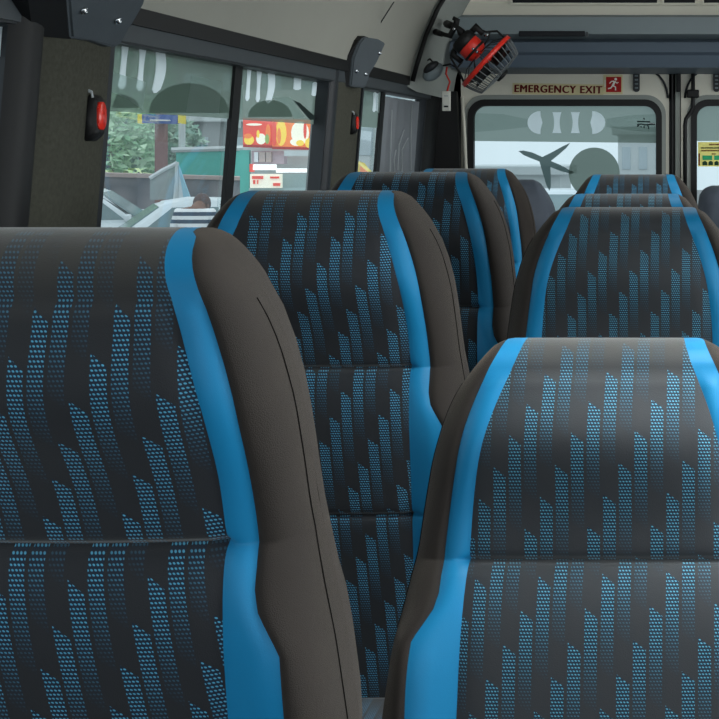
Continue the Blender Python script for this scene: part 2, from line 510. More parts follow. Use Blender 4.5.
# ------------------------------------------------------------------ side windows
def quadw(bm, y0, y1, z0, z1, inn, th):
    q = [Vector((wallx(z) + inn, y, z)) for z, y in ((z0, y0), (z0, y1), (z1, y1), (z1, y0))]
    slab(bm, q, (-th, 0, 0))
def win(nm, ya, yb, split, fr=.022):
    r = sroot(nm)
    bm = bmesh.new()
    quadw(bm, ya, yb, ZT - .003, ZT + .018, .012, .05); quadw(bm, ya, yb, ZS - .01, ZS + .03, .012, .05)
    quadw(bm, ya - .004, ya + fr * .5, ZS, ZT, .010, .05); quadw(bm, yb - .008, yb + .006, ZS, ZT, .006, .03)
    link('window_frame', bm, M['trim'], r)
    for k, (a, b) in enumerate(((ya, split), (split, yb))):
        bm = bmesh.new(); sheet(bm, [Vector((wallx(z) - .014 - .012 * k, y, z)) for z, y in ((ZS + .01, a + .002), (ZS + .01, b - .002), (ZT - .005, b - .002), (ZT - .005, a + .002))])
        link('pane', bm, M['glass'], r)
    bm = bmesh.new(); quadw(bm, split - .020, split + .022, ZS + .02, ZT - .003, -.004, .008)
    link('divider', bm, M['black'], r)
    return r
SP1 = yW(238, 110)
w1 = win('window_1', W1a, W1b, SP1)
w2 = win('window_2', W2a, W2b, yW(384, 110), .02)
w3 = win('window_3', Y0 + .15, W0b, .6)

def wallshape(nm, pix, mat, par, off, th=.0012):
    bm = bmesh.new(); sheet(bm, [PW(x, y, off) for x, y in pix]); return link(nm, bm, mat, par)
FO = -.009
def band_y(y): # lower edge of the film, constant height on the wall
    return y
def holed(nm, outer, holes, mat, par, proj):
    bm = bmesh.new(); es = []
    for loop in [outer] + holes:
        vs = [bm.verts.new(proj(x, y)) for x, y in loop]
        es += [bm.edges.new((vs[i], vs[(i + 1) % len(vs)])) for i in range(len(vs))]
    bmesh.ops.triangle_fill(bm, use_beauty=True, edges=es)
    return link(nm, bm, mat, par)
HOLES = {}
# upper sun film on the first window (both panes) and second window
zf = PW(170, 114.5).z
def filmquad(nm, ya, yb, z0, z1, mat, par, inn):
    bm = bmesh.new(); sheet(bm, [Vector((wallx(z) + inn, y, z)) for z, y in ((z0, ya), (z0, yb), (z1, yb), (z1, ya))]); return link(nm, bm, mat, par)
def arc(cx, cy, rx, ry, a0, a1, n=14):
    return [(cx + rx * math.cos(math.radians(a0 + (a1 - a0) * i / n)), cy - ry * math.sin(math.radians(a0 + (a1 - a0) * i / n))) for i in range(n + 1)]
# arch decals and pale panels in the film
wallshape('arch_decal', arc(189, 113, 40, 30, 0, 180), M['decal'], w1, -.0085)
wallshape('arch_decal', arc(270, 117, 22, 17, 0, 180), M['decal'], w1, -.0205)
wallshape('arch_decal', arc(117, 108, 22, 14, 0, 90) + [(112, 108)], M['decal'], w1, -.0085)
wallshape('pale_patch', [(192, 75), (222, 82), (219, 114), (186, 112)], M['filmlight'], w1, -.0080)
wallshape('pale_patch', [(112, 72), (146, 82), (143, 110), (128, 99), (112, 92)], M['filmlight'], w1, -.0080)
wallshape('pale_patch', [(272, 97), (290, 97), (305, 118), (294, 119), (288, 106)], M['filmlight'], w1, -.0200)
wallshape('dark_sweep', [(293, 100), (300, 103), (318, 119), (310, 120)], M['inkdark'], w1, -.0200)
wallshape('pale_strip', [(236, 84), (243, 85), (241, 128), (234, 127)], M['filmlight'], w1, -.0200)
# white cut-out strokes
def stroke(par, x0, y0, x1, y1, wt, wm, wb, off, bow=0, n=12):
    L, R = [], []
    for i in range(n + 1):
        t = i / n
        w = wt * (1 - t) * (1 - t) + wb * t * t + 2 * t * (1 - t) * wm
        e = min(1, math.sqrt(max(0, 1 - (abs(2 * t - 1)) ** 8)) + .35)
        cx = x0 + (x1 - x0) * t + bow * math.sin(PI * t); cy = y0 + (y1 - y0) * t
        L.append((cx - w * e / 2, cy)); R.append((cx + w * e / 2, cy))
    HOLES.setdefault((par.name, round(off, 3)), []).append(L + R[::-1])
    return wallshape('white_cutout', L + R[::-1], M['cut'], par, off - .0015)
stroke(w1, 125.5, 43, 121, 89, 8, 3.5, 9, -.0070)
stroke(w1, 143, 46, 139, 90.5, 8, 3.0, 8, -.0070)
stroke(w1, 160, 49, 155, 93, 9, 13, 8, -.0070, 3)
stroke(w1, 249.5, 66, 247, 101, 5, 2.5, 5, -.0190)
stroke(w1, 259.5, 68, 257.5, 102, 6, 2.0, 5, -.0190)
stroke(w1, 271, 71, 267.5, 103, 7, 8, 6, -.0190, 2)
stroke(w1, 297.5, 77, 297, 90, 8, 7, 8, -.0190)
stroke(w1, 315, 82, 314, 96, 5, 5, 6, -.0190)
stroke(w2, 375, 92, 374, 112, 4, 2, 4, -.0070)
stroke(w2, 380, 92, 379, 113, 4, 3, 4, -.0070)
def film_with_holes(ya, yb, par, inn, key):
    def px(y, z):
        x = wallx(z) + inn; return (VX + F * x / y, VY - F * (z - CZ) / y)
    outer = [px(ya, zf), px(yb, zf), px(yb, ZT - .004), px(ya, ZT - .004)]
    holed('sun_film', outer, HOLES.get((par.name, key), []), M['film'], par, lambda x, y: PW(x, y, inn))
film_with_holes(W1a + .004, SP1 - .006, w1, -.0095, -.007)
film_with_holes(SP1 + .008, W1b - .004, w1, -.0215, -.019)
film_with_holes(W2a, yW(382, 110), w2, -.0095, -.007)
# second pane of window 2 carries a creased grey film
def wavefilm():
    bm = bmesh.new(); ya, yb = yW(386, 110), W2b - .02
    n = 24; rows = []
    for z in (ZS + .02, ZT - .012):
        rows.append([bm.verts.new((wallx(z) - .010 + .004 * math.sin(i * 1.3 + z * 3), ya + (yb - ya) * i / n, z)) for i in range(n + 1)])
    for i in range(n): bm.faces.new((rows[0][i], rows[0][i + 1], rows[1][i + 1], rows[1][i]))
    c = link('creased_film', bm, M['curtain'], w2, True)
    for pts in ([(404, 130), (399, 145), (398, 170)], [(408, 138), (402, 150), (402, 172)], [(392, 110), (391, 140), (390, 172)], [(412, 105), (411, 140), (411, 170)], [(396, 150), (394, 160), (395, 174)]):
        bm = bmesh.new(); tube(bm, [PW(x, y, -.003) for x, y in pts], .0016, 5); link('crease', bm, M['crease'], c)
wavefilm()
# sliver of the front window: pale bus seen through it is outside; a dark frame edge here
wallshape('pale_patch', [(-8, 26), (6, 27), (6, 57), (-8, 56)], M['cut'], w3, -.006)

# inner rail above the windows: grey inner frame and black upper trim
bm = bmesh.new()
wall_strip(bm, Y0, YR - .1, ZT, ZT + .026, th=.03, inn=.016)
struct(link('trim_6', bm, M['frame']))
bm = bmesh.new()
wall_strip(bm, Y0, YR - .1, ZT + .026, 1.408, th=.03, inn=.022)
struct(link('trim_7', bm, M['black']))
wall = None

# ------------------------------------------------------------------ ceiling
def ceil_profile(z0=1.400, inset=0.0):
    L = [(-.828, z0), (-.815, 1.45), (-.79, 1.53), (-.755, 1.61), (-.70, 1.70), (-.62, 1.775), (-.50, 1.825), (-.30, 1.85), (XC, 1.855)]
    L = [(x + inset, z - inset * .6) for x, z in L]
    return L + [(mirx(x), z) for x, z in L[-2::-1]]
bm = bmesh.new(); pr = ceil_profile(); rows = []
for y in (Y0, 1, 2, 3, 4.07):
    rows.append([bm.verts.new((x, y, z)) for x, z in pr])
for A, B in zip(rows, rows[1:]):
    for i in range(len(A) - 1): bm.faces.new((A[i], A[i + 1], B[i + 1], B[i]))
struct(link('ceiling', bm, M['head'], smooth=True))
# rear corner panels behind the headliner edge
bm = bmesh.new(); rows = []
for y, ins in ((4.05, -.012), (4.062, .02), (4.60, .03)):
    rows.append([bm.verts.new((x, y, z)) for x, z in ceil_profile(1.375, ins)])
for A, B in zip(rows, rows[1:]):
    for i in range(len(A) - 1): bm.faces.new((A[i], A[i + 1], B[i + 1], B[i]))
struct(link('trim_8', bm, M['greypanel'], smooth=True))
bm = bmesh.new(); pp = [Vector((x + .010 * (1 if x < XC else -1), 4.045, z - .006)) for x, z in ceil_profile(1.400, .002)]
tube(bm, pp, .007, 6); struct(link('trim_9', bm, M['black'], smooth=True))
bm = bmesh.new(); pp = [Vector((x + .001, 3.62 + .16 * i, z - .001)) for i, (x, z) in enumerate(ceil_profile()[:5])]
tube(bm, [P(394, 2, 3.47), P(385, 16, 3.52), P(373, 35, 3.58)], .0016, 5); struct(link('trim_10', bm, M['trim']))

# ------------------------------------------------------------------ rear header
YH = 4.30
def rearpanel(nm, pix, mat, Y, th=.02):
    bm = bmesh.new(); slab(bm, [P(x, y, Y) for x, y in pix], (0, th, 0)); return struct(link(nm, bm, mat))
# cream strip, slate fascia, lower dark band as one swept profile each
def sweep(nm, prof, mat, xa, xb):
    bm = bmesh.new(); n = 2; rows = []
    for x in (xa, xb): rows.append([bm.verts.new((x, y, z)) for y, z in prof])
    for i in range(len(prof) - 1): bm.faces.new((rows[0][i], rows[0][i + 1], rows[1][i + 1], rows[1][i]))
    return struct(link(nm, bm, mat, smooth=False))
zz = lambda py, Y: CZ + (VY - py) / F * Y
XA, XB = P(456, 40, YH).x, mirx(P(456, 40, YH).x)
sweep('trim_11', [(YH + .02, zz(-80, YH)), (YH + .02, zz(3, YH)), (YH + .03, zz(14, YH))], M['cream'], XA - .02, XB + .02)
sweep('trim_12', [(YH + .03, zz(14, YH)), (YH - .0, zz(17, YH)), (YH, zz(34, YH)), (YH + .05, zz(38, YH))], M['header'], XA - .02, XB + .02)
sweep('trim_13', [(YH + .05, zz(38, YH)), (YH + .01, zz(42, YH)), (YH, zz(52, YH)), (YH + .015, zz(55, YH)), (YH + .03, zz(67, YH)), (YH + .30, zz(69, YH))], M['header2'], XA - .02, XB + .02)
bm = bmesh.new(); a = P(519, 31, YH); b = P(585, 36.5, YH); box(bm, ((a.x + b.x) / 2, YH - .001, (a.z + b.z) / 2), (b.x - a.x, .006, a.z - b.z), .002)
o = struct(link('trim_14', bm, M['slot']))
bm = bmesh.new(); a = P(586, 32, YH); b = P(588, 37, YH); box(bm, ((a.x + b.x) / 2, YH - .002, (a.z + b.z) / 2), (.008, .006, a.z - b.z)); struct(link('trim_15', bm, M['frame']))
GV = 'black roof vents above the rear header'
for i, (x0, x1) in enumerate(((512, 657), (664, 695), (704, 760))):
    r = root('roof_vent', ['long black vent slot above the slate rear header', 'short black vent slot in the middle above the rear header', 'black vent slot at the top right corner above the header'][i], 'vent', P((x0 + x1) / 2, 2, YH), 0, GV)
    a = P(x0, -12, YH) - r.location; b = P(x1, 2.6, YH) - r.location
    bm = bmesh.new(); outer = [(a.x - .006, b.z - .006), (b.x + .006, b.z - .006), (b.x + .006, a.z + .006), (a.x - .006, a.z + .006)]
    inner = [(a.x, b.z), (b.x, b.z), (b.x, a.z), (a.x, a.z)]
    ring_slab(bm, [(x, .006, z) for x, z in outer], [(x, .006, z) for x, z in inner], (0, .014, 0)); link('vent_frame', bm, M['cream'], r)
    bm = bmesh.new(); slab(bm, [(x, .016, z) for x, z in inner], (0, .003, 0)); link('backing', bm, M['slot'], r)
    for k in range(3):
        bm = bmesh.new(); z = b.z + (a.z - b.z) * (k + .6) / 3.2
        box(bm, ((a.x + b.x) / 2, .012, z), (b.x - a.x, .006, .003)); link('slat', bm, M['black'], r)

# ------------------------------------------------------------------ rear doors
def RP(px, py, dy=0): return P(px, py, YR) + Vector((0, dy, 0))
def rear_poly(bm, pts, dy, th): slab(bm, [RP(x, y, dy) for x, y in pts], (0, th, 0))
def rring(bm, o, i, dy, th):
    ring_slab(bm, [RP(x, y, dy) for x, y in o], [RP(x, y, dy) for x, y in i], (0, th, 0))
def prr(x0, x1, y0, y1, r, n=8): return rrect(x0, x1, y0, y1, r, n)
YB = 283                       # bottom of the rear windows
def rear_door(nm, x0, x1, wx0, wx1, film_y):
    r = sroot(nm)
    bm = bmesh.new()
    rring(bm, prr(x0, x1, 66, 480, 7), prr(wx0, wx1, 103, YB, 16), 0, .035); link('door_panel', bm, M['cream'], r)
    bm = bmesh.new(); rring(bm, prr(wx0 - 8, wx1 + 8, 95, YB + 8, 20), prr(wx0 - 4, wx1 + 4, 99.5, YB + 4, 17), -.006, .02); link('window_lip', bm, M['greypanel'], r)
    bm = bmesh.new(); rring(bm, prr(wx0 - 4, wx1 + 4, 99.5, YB + 4, 17), prr(wx0 + 2, wx1 - 2, 106, YB - 2, 12), -.010, .03); link('rubber_gasket', bm, M['black'], r)
    bm = bmesh.new(); sheet(bm, [RP(x, y, .018) for x, y in prr(wx0, wx1, 103, YB, 14)]); link('pane', bm, M['rearglass'], r)
    return r
d1 = rear_door('door_1', 461, 669, 472, 658, 140)
d2 = rear_door('door_2', 681, 892, 695, 880, 140)
def rdecal(nm, pts, mat, par, dy=.012, th=.0012):
    bm = bmesh.new(); sheet(bm, [RP(x, y, dy) for x, y in pts]); return link(nm, bm, mat, par)
rdecal('sun_film', [(697, 105), (879, 105), (879, 141), (697, 141)], M['film'], d2, .014)
rdecal('darker_patch', [(474, 113), (502, 114), (527, 119), (527, 127), (500, 130), (474, 132)], M['filmtint'], d1, .0130)
rdecal('darker_patch', [(606, 119), (630, 115), (656, 114), (656, 132), (634, 131), (606, 127)], M['filmtint'], d1, .0130)
# bright cut-outs: half moon, two waisted bars, half moon
def half(cx, sg):
    out = arc(cx, 122.5, 13 * sg, 11.5, 90, -90, 16)
    return out + [(cx - 2 * sg * (1 - abs(k) / 2.2), 122.5 + 3.5 * k) for k in (2, 1, 0, -1, -2)]
def waist(cx, w=9):
    L = []; R = []
    for i in range(13):
        t = i / 12; ww = w * (.62 + .38 * (2 * t - 1) ** 2) / 2
        L.append((cx - ww, 112 + 21 * t)); R.append((cx + ww, 112 + 21 * t))
    return L + R[::-1]
cuts = [half(540, -1), waist(556.5), waist(575), half(592, 1)]
for pts in cuts: rdecal('bright_cutout', pts, M['cut'], d1, .0155)
holed('sun_film', [(473, 104.5), (657, 104.5), (657, 143), (473, 141)], cuts, M['film'], d1, lambda x, y: RP(x, y, .014))
# aeroplane and disc decals
plane = [(518, 151), (523, 150.5), (532, 152.5), (542, 157), (552, 152), (562, 146.5), (570, 142.8), (566, 148), (558, 155), (550.5, 161), (560, 165), (569, 170), (574, 172), (571, 174), (560, 171), (550, 167), (550.5, 178), (550.5, 187), (549, 191), (546, 185), (541.5, 170), (539, 161.5), (530, 158), (523, 155)]
rdecal('aeroplane_decal', plane, M['decaldark'], d1, .011)
rdecal('disc_decal', arc(594, 173, 25.5, 25.5, 0, 352, 40), M['decal'], d1, .0105)
# small dark script sticker
st = [[(637, 121.5), (650, 121.7)], [(637, 124.5), (641, 124), (645, 124.8), (652, 124.3), (655, 124.5)], [(643.5, 118), (644.5, 119.5)], [(647, 124.5), (648.5, 127), (648.5, 129)], [(637, 126.3), (639, 125.5)], [(641, 126), (641, 127.5)], [(644, 126), (644, 127.7)]]
bm = bmesh.new()
for pts in st: tube(bm, [RP(x, y, .009) for x, y in pts], .0022, 5)
link('script_sticker', bm, M['inkdark'], d1)
bm = bmesh.new(); tube(bm, [RP(x, y, .009) for x, y in ((648, 123.2), (653, 123.6), (655, 125))], .0018, 5); link('script_highlight', bm, M['crease'], d1)
# door seams and centre seals
def rstrip(nm, x0, x1, y0, y1, mat, dy=-.012, th=.02, par=None):
    bm = bmesh.new(); a, b = RP(x0, y0), RP(x1, y1)
    box(bm, ((a.x + b.x) / 2, YR + dy + th / 2, (a.z + b.z) / 2), (b.x - a.x, th, a.z - b.z), .003)
    return struct(link(nm, bm, mat))
rstrip('trim_16', 671, 673.4, 69, 480, M['black'], -.016)
rstrip('trim_17', 675, 680, 69, 480, M['greypanel'], -.006)
rstrip('trim_18', 676.5, 681, 69, 92, M['black'], -.020)
# rear surround
bm = bmesh.new()
for pts in ([(425, 20), (461, 20), (461, 500), (425, 500)], [(663, 60), (689, 60), (689, 500), (663, 500)], [(461, 470), (892, 470), (892, 520), (461, 520)], [(425, 20), (930, 20), (930, 99), (425, 99)], [(892, 60), (930, 60), (930, 500), (892, 500)]):
    rear_poly(bm, pts, .02, .03)
struct(link('wall_back', bm, M['trim']))
bm = bmesh.new(); rear_poly(bm, [(431, 92), (459, 92), (463, 180), (462, 500), (428, 500)], -.05, .03); struct(link('trim_19', bm, M['black']))
bm = bmesh.new(); tube(bm, [RP(x, y, -.018) for x, y in ((463, 97), (465, 125), (467, 170), (468, 250))], .006, 6); struct(link('trim_20', bm, M['cream'], smooth=True))
# black arched door seals at the top corners
for i, pts in enumerate((arc(648, 100, 20, 29, 92, 4, 10), arc(705, 100, 20, 29, 88, 176, 10))):
    bm = bmesh.new(); tube(bm, [RP(x, y, -.004) for x, y in pts], .004, 6); struct(link('trim_%d' % (21 + i), bm, M['trim'], smooth=True))
# black stay rod on the right door with its bracket
r = bpy.data.objects.new('stay_rod', None); COL.objects.link(r); r.location = RP(693, 190, -.02); r.parent = d2
bm = bmesh.new(); tube(bm, [RP(x, y, -.02) - r.location for x, y in ((693, 70), (693, 90), (693, 108), (690, 113), (686, 119), (685, 126), (685, 200))], .0065, 8); link('rod', bm, M['black'], r, True)
bm = bmesh.new(); box(bm, RP(693, 94, -.026) - r.location, (.04, .026, .026), .004); link('bracket', bm, M['black'], r)
GH = 'black stop straps above the rear windows'
for i, x in enumerate((636.5, 716.5)):
    r = root('door_stop', ['dark ribbed stop tab hanging beside the running man sign', 'dark ribbed stop tab at the right edge above the right rear window'][i], 'door stop', RP(x, 90, -.004), 0, GH)
    bm = bmesh.new(); slab(bm, [RP(px, py, -.008) - r.location for px, py in prr(x - 3.3, x + 3.3, 70, 92, 3)], (0, .007, 0)); link('strap', bm, M['trim'], r)
    for k in range(4):
        bm = bmesh.new(); p = RP(x, 76 + 4 * k, -.009) - r.location; box(bm, p, (.011, .003, .005), .001); link('rib', bm, M['header'], r)

# ------------------------------------------------------------------ signs on the rear door
def text_mesh(nm, s, mat, par, width, height, at, bold=.0):
    cu = bpy.data.curves.new(nm, 'FONT'); cu.body = s; cu.align_x = 'CENTER'; cu.align_y = 'CENTER'; cu.size = 1; cu.space_character = 1.12; cu.offset = bold; cu.extrude = .01
    tmp = bpy.data.objects.new(nm + '_t', cu); COL.objects.link(tmp)
    dg = bpy.context.evaluated_depsgraph_get()
    me = bpy.data.meshes.new_from_object(tmp.evaluated_get(dg)); bpy.data.objects.remove(tmp)
    xs = [v.co.x for v in me.vertices]; ys = [v.co.y for v in me.vertices]
    cx, cy = (max(xs) + min(xs)) / 2, (max(ys) + min(ys)) / 2
    sx, sy = width / (max(xs) - min(xs)), height / (max(ys) - min(ys))
    b2 = bmesh.new(); b2.from_mesh(me); dup_ = bmesh.ops.duplicate(b2, geom=b2.verts[:] + b2.edges[:] + b2.faces[:])
    bmesh.ops.translate(b2, verts=[g for g in dup_['geom'] if isinstance(g, bmesh.types.BMVert)], vec=(.045, 0, .003))
    dup_ = bmesh.ops.duplicate(b2, geom=b2.verts[:] + b2.edges[:] + b2.faces[:]); bmesh.ops.translate(b2, verts=[g for g in dup_['geom'] if isinstance(g, bmesh.types.BMVert)], vec=(.05, .025, .003)); b2.to_mesh(me); b2.free()
    for v in me.vertices:
        v.co = Vector(((v.co.x - cx) * sx, -v.co.z * .05, (v.co.y - cy) * sy)) + Vector(at)
    me.materials.clear(); me.materials.append(mat)
    o = bpy.data.objects.new(nm, me); COL.objects.link(o); o.parent = par; return o
mm = YR / F
r = root('exit_lettering', 'EMERGENCY EXIT in dark red capitals on a cream strip above the rear window', 'sign', RP(558, 89.3, -.001))
r.rotation_euler = (0, math.radians(1.0), 0)
bm = bmesh.new(); slab(bm, [(-45.5 * mm, -.001, -5.6 * mm), (45.5 * mm, -.001, -5.6 * mm), (45.5 * mm, -.001, 5.6 * mm), (-45.5 * mm, -.001, 5.6 * mm)], (0, .002, 0)); link('backing_strip', bm, M['signcream'], r)
text_mesh('lettering', 'EMERGENCY EXIT', M['lettered'], r, 87 * mm, 7.4 * mm, (0, -.002, 0), 0)
r = root('running_man_sign', 'square red sign with a white running figure above the rear window', 'sign', RP(613, 84.5, -.001))
def sq(h, y): return [(-h * mm, y, -h * mm), (h * mm, y, -h * mm), (h * mm, y, h * mm), (-h * mm, y, h * mm)]
bm = bmesh.new(); slab(bm, sq(9.6, -.001), (0, .002, 0)); link('border', bm, M['signcream'], r)
bm = bmesh.new(); slab(bm, [(x + .7 * mm, y, z) for x, y, z in sq(7.6, -.002)], (0, .001, 0)); link('red_field', bm, M['signred'], r)
bm = bmesh.new()
fig = lambda pts: [Vector((x * mm, -.0026, z * mm)) for x, z in pts]
for pts, rad in (([(1.8, 2.8), (-.2, -1.2)], 1.5), ([(1.8, 3.2), (4.2, 1.2), (5.4, 2.4)], .75), ([(1.4, 3.4), (-1.6, 3.0), (-3.4, 1.0)], .75), ([(0, -1.2), (2.6, -2.6), (2.6, -6)], .95), ([(-.4, -1.2), (-2.2, -3.6), (-5, -4.2)], .95)):
    tube(bm, fig(pts), rad * mm * .8, 6)
lathe(bm, [(1.4 * mm, -.0005), (1.4 * mm, .0005)], Matrix.Translation((2.8 * mm, -.0026, 5.3 * mm)) @ Matrix.Rotation(PI / 2, 4, 'X'), 12)
for v in bm.verts: v.co.y = -.0026 + (v.co.y + .0026) * .15
link('running_figure', bm, M['signwhite'], r)
bm = bmesh.new(); slab(bm, fig([(-8.4, 4.5), (-7.4, 4.5), (-7.4, -2.5), (-8.4, -2.5)]), (0, .001, 0)); link('door_mark', bm, M['signwhite'], r)
# yellow notice on the right rear window
r = root('window_notice', 'yellow and green notice stuck on the right rear door window', 'notice', RP(720, 154, .008))
def nq(x0, x1, y0, y1, dy=0): return [RP(x, y, .008 + dy) - r.location for x, y in ((x0, y1), (x1, y1), (x1, y0), (x0, y0))]
bm = bmesh.new(); slab(bm, nq(698, 742, 142, 166.5), (0, .001, 0)); link('yellow_sheet', bm, M['yellow'], r)
bm = bmesh.new()
for x0, x1 in ((702.5, 712.2), (714.2, 725), (727, 738)): slab(bm, nq(x0, x1, 155.5, 160, -.0012), (0, .0008, 0))
link('green_panels', bm, M['green'], r)
bm = bmesh.new()
for x0, x1 in ((702.5, 707.3), (708.5, 713), (714.5, 718.8), (720, 725), (727, 732), (733, 738)):
    slab(bm, [RP(x, y, .0068) - r.location for x, y in ((x0, 165.3), (x1, 165.3), (x1, 162.4), ((x0 + x1) / 2 + .8, 161), ((x0 + x1) / 2 - .8, 161), (x0, 162.4))], (0, .0008, 0))
link('dark_figures', bm, M['darkgreen'], r)
bm = bmesh.new(); slab(bm, nq(698.6, 700, 153.5, 165.5, -.0012), (0, .0008, 0))
link('red_edge', bm, M['lettered'], r)
for (y, x0, x1, seed) in ((144.5, 709, 736, 1), (148, 701, 738, 2), (150.7, 701, 738, 3), (154, 712, 716, 4)):
    rnd = random.Random(seed); bm = bmesh.new(); x = x0
    while x < x1:
        w = rnd.uniform(.5, 1.0); slab(bm, nq(x, min(x1, x + w), y - .8, y + .7, -.0012), (0, .0008, 0)); x += w + .35
    link('printed_line', bm, M['lettered'] if seed != 2 else M['inkdark'], r)

# ------------------------------------------------------------------ pillar fittings
def screw(par, p, n, rad=.006):
    n = Vector(n).normalized(); q = n.to_track_quat('Z', 'Y').to_matrix().to_4x4()
    bm = bmesh.new(); lathe(bm, [(rad * 1.5, -.003), (rad * 1.6, .001), (rad, .001), (rad * .8, .004), (rad * .3, .005)], Matrix.Translation(p) @ q, 12)
    return link('screw', bm, M['chrome'], par, True)
def plate(label, pts, dark, offs, screws, cap):
    c = sum(pts, Vector()) / len(pts)
    r = root('pillar_cap', label, 'pillar cap', c, 0, 'dark caps at the heads of the pillars')
    bm = bmesh.new(); slab(bm, [p - c for p in pts], offs)
    bmesh.ops.bevel(bm, geom=[e for e in bm.edges], offset=.003, segments=2, affect='EDGES')
    link('cover_plate', bm, M['cover'], r)
    bm = bmesh.new(); slab(bm, [p - c for p in dark], offs); link('shadow_side', bm, M['black'], r)  # black slab standing in for the shadow beside the cap
    n = (pts[1] - pts[0]).cross(pts[2] - pts[0]).normalized()
    if n.x < 0: n = -n
    for s in screws: screw(r, s - c + n * .002, n, cap)
    return r
def on_plane(px, py, p0, p1, p2):
    n = (p1 - p0).cross(p2 - p0); d = P(px, py, 1.0) - Vector((0, 0, CZ)); o = Vector((0, 0, CZ))
    t = n.dot(p0 - o) / n.dot(d); return o + d * t
A0, A1, A2 = P(72, 38, 1.85), P(122, 47, 1.985), P(149, -10, 1.935)
pl = lambda x, y: on_plane(x, y, A0, A1, A2)
plate('large slate plastic cap with two screws at the top left above the carpeted pillar', [pl(*q) for q in ((72, 38), (95, 41), (113, 47), (121, 45.5), (127, 29), (136, 19), (143, 4), (149, -12), (68, -12))],
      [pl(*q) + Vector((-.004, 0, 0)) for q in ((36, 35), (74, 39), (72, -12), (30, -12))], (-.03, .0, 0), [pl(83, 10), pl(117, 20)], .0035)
B0, B1, B2 = P(352, 84, 3.36), P(366, 88, 3.42), P(386, 43, 3.44)
pl = lambda x, y: on_plane(x, y, B0, B1, B2)
plate('slate plastic cap with small screws on the pillar between the two side windows', [pl(*q) for q in ((351, 86), (366, 88), (369, 73), (377, 63), (386, 43), (379, 39), (365, 37), (360, 43), (354, 58))],
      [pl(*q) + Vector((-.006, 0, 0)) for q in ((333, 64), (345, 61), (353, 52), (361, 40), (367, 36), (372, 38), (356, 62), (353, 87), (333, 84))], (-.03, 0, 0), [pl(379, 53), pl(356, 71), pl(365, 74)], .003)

def hammer(label, px, py, off, sc, g, dsc=.7, hs=1.0):
    "red-lensed emergency hammer holder on a pillar"
    c = PW(px, py, off)
    r = root('hammer_holder', label, 'hammer holder', c, 0, g); r.scale = (dsc, 1, hs)
    def bx(nm, lo, hi, mat, bev=.004):
        bm = bmesh.new(); box(bm, [(a + b) / 2 * sc for a, b in zip(lo, hi)], [(b - a) * sc for a, b in zip(lo, hi)], bev * sc); return link(nm, bm, mat, r, True)
    bx('back_plate', (-.004, -.030, -.046), (.004, .034, .042), M['trim'])
    bm = bmesh.new()
    prof = [(0, -.038), (.012, -.040), (.034, -.030), (.040, -.022), (.040, .020), (.034, .028), (.012, .036), (0, .034)]
    slab(bm, [(x * sc, -.022 * sc, z * sc) for x, z in prof], (0, .046 * sc, 0))
    bmesh.ops.bevel(bm, geom=bm.edges[:], offset=.003 * sc, segments=2, affect='EDGES'); link('holder_body', bm, M['black'], r, True)
    bm = bmesh.new(); slab(bm, [((.036 + .0) * sc, (.002 + y) * sc, z * sc - .0) for y, z in rrect(-.016, .016, -.021, .022, .012)], (.010 * sc, 0, 0))
    bmesh.ops.bevel(bm, geom=bm.edges[:], offset=.002 * sc, segments=2, affect='EDGES'); link('red_lens', bm, M['redlamp'], r, True)
    bm = bmesh.new(); tube(bm, [(x * sc, -.02 * sc, z * sc) for x, z in ((.0, .038), (.016, .040), (.030, .036), (.032, .028))], .003 * sc, 6); link('clip', bm, M['crease'], r, True)
    return r
GHH = 'red hammer holders on the side pillars'
hammer('black holder with red lens on the nearer carpeted pillar, upper left', 86, 116, .014, .80, GHH, .62, 1.12)
hammer('small black holder with red lens on the pillar between two side windows', 350, 123, .010, .72, GHH, .6)

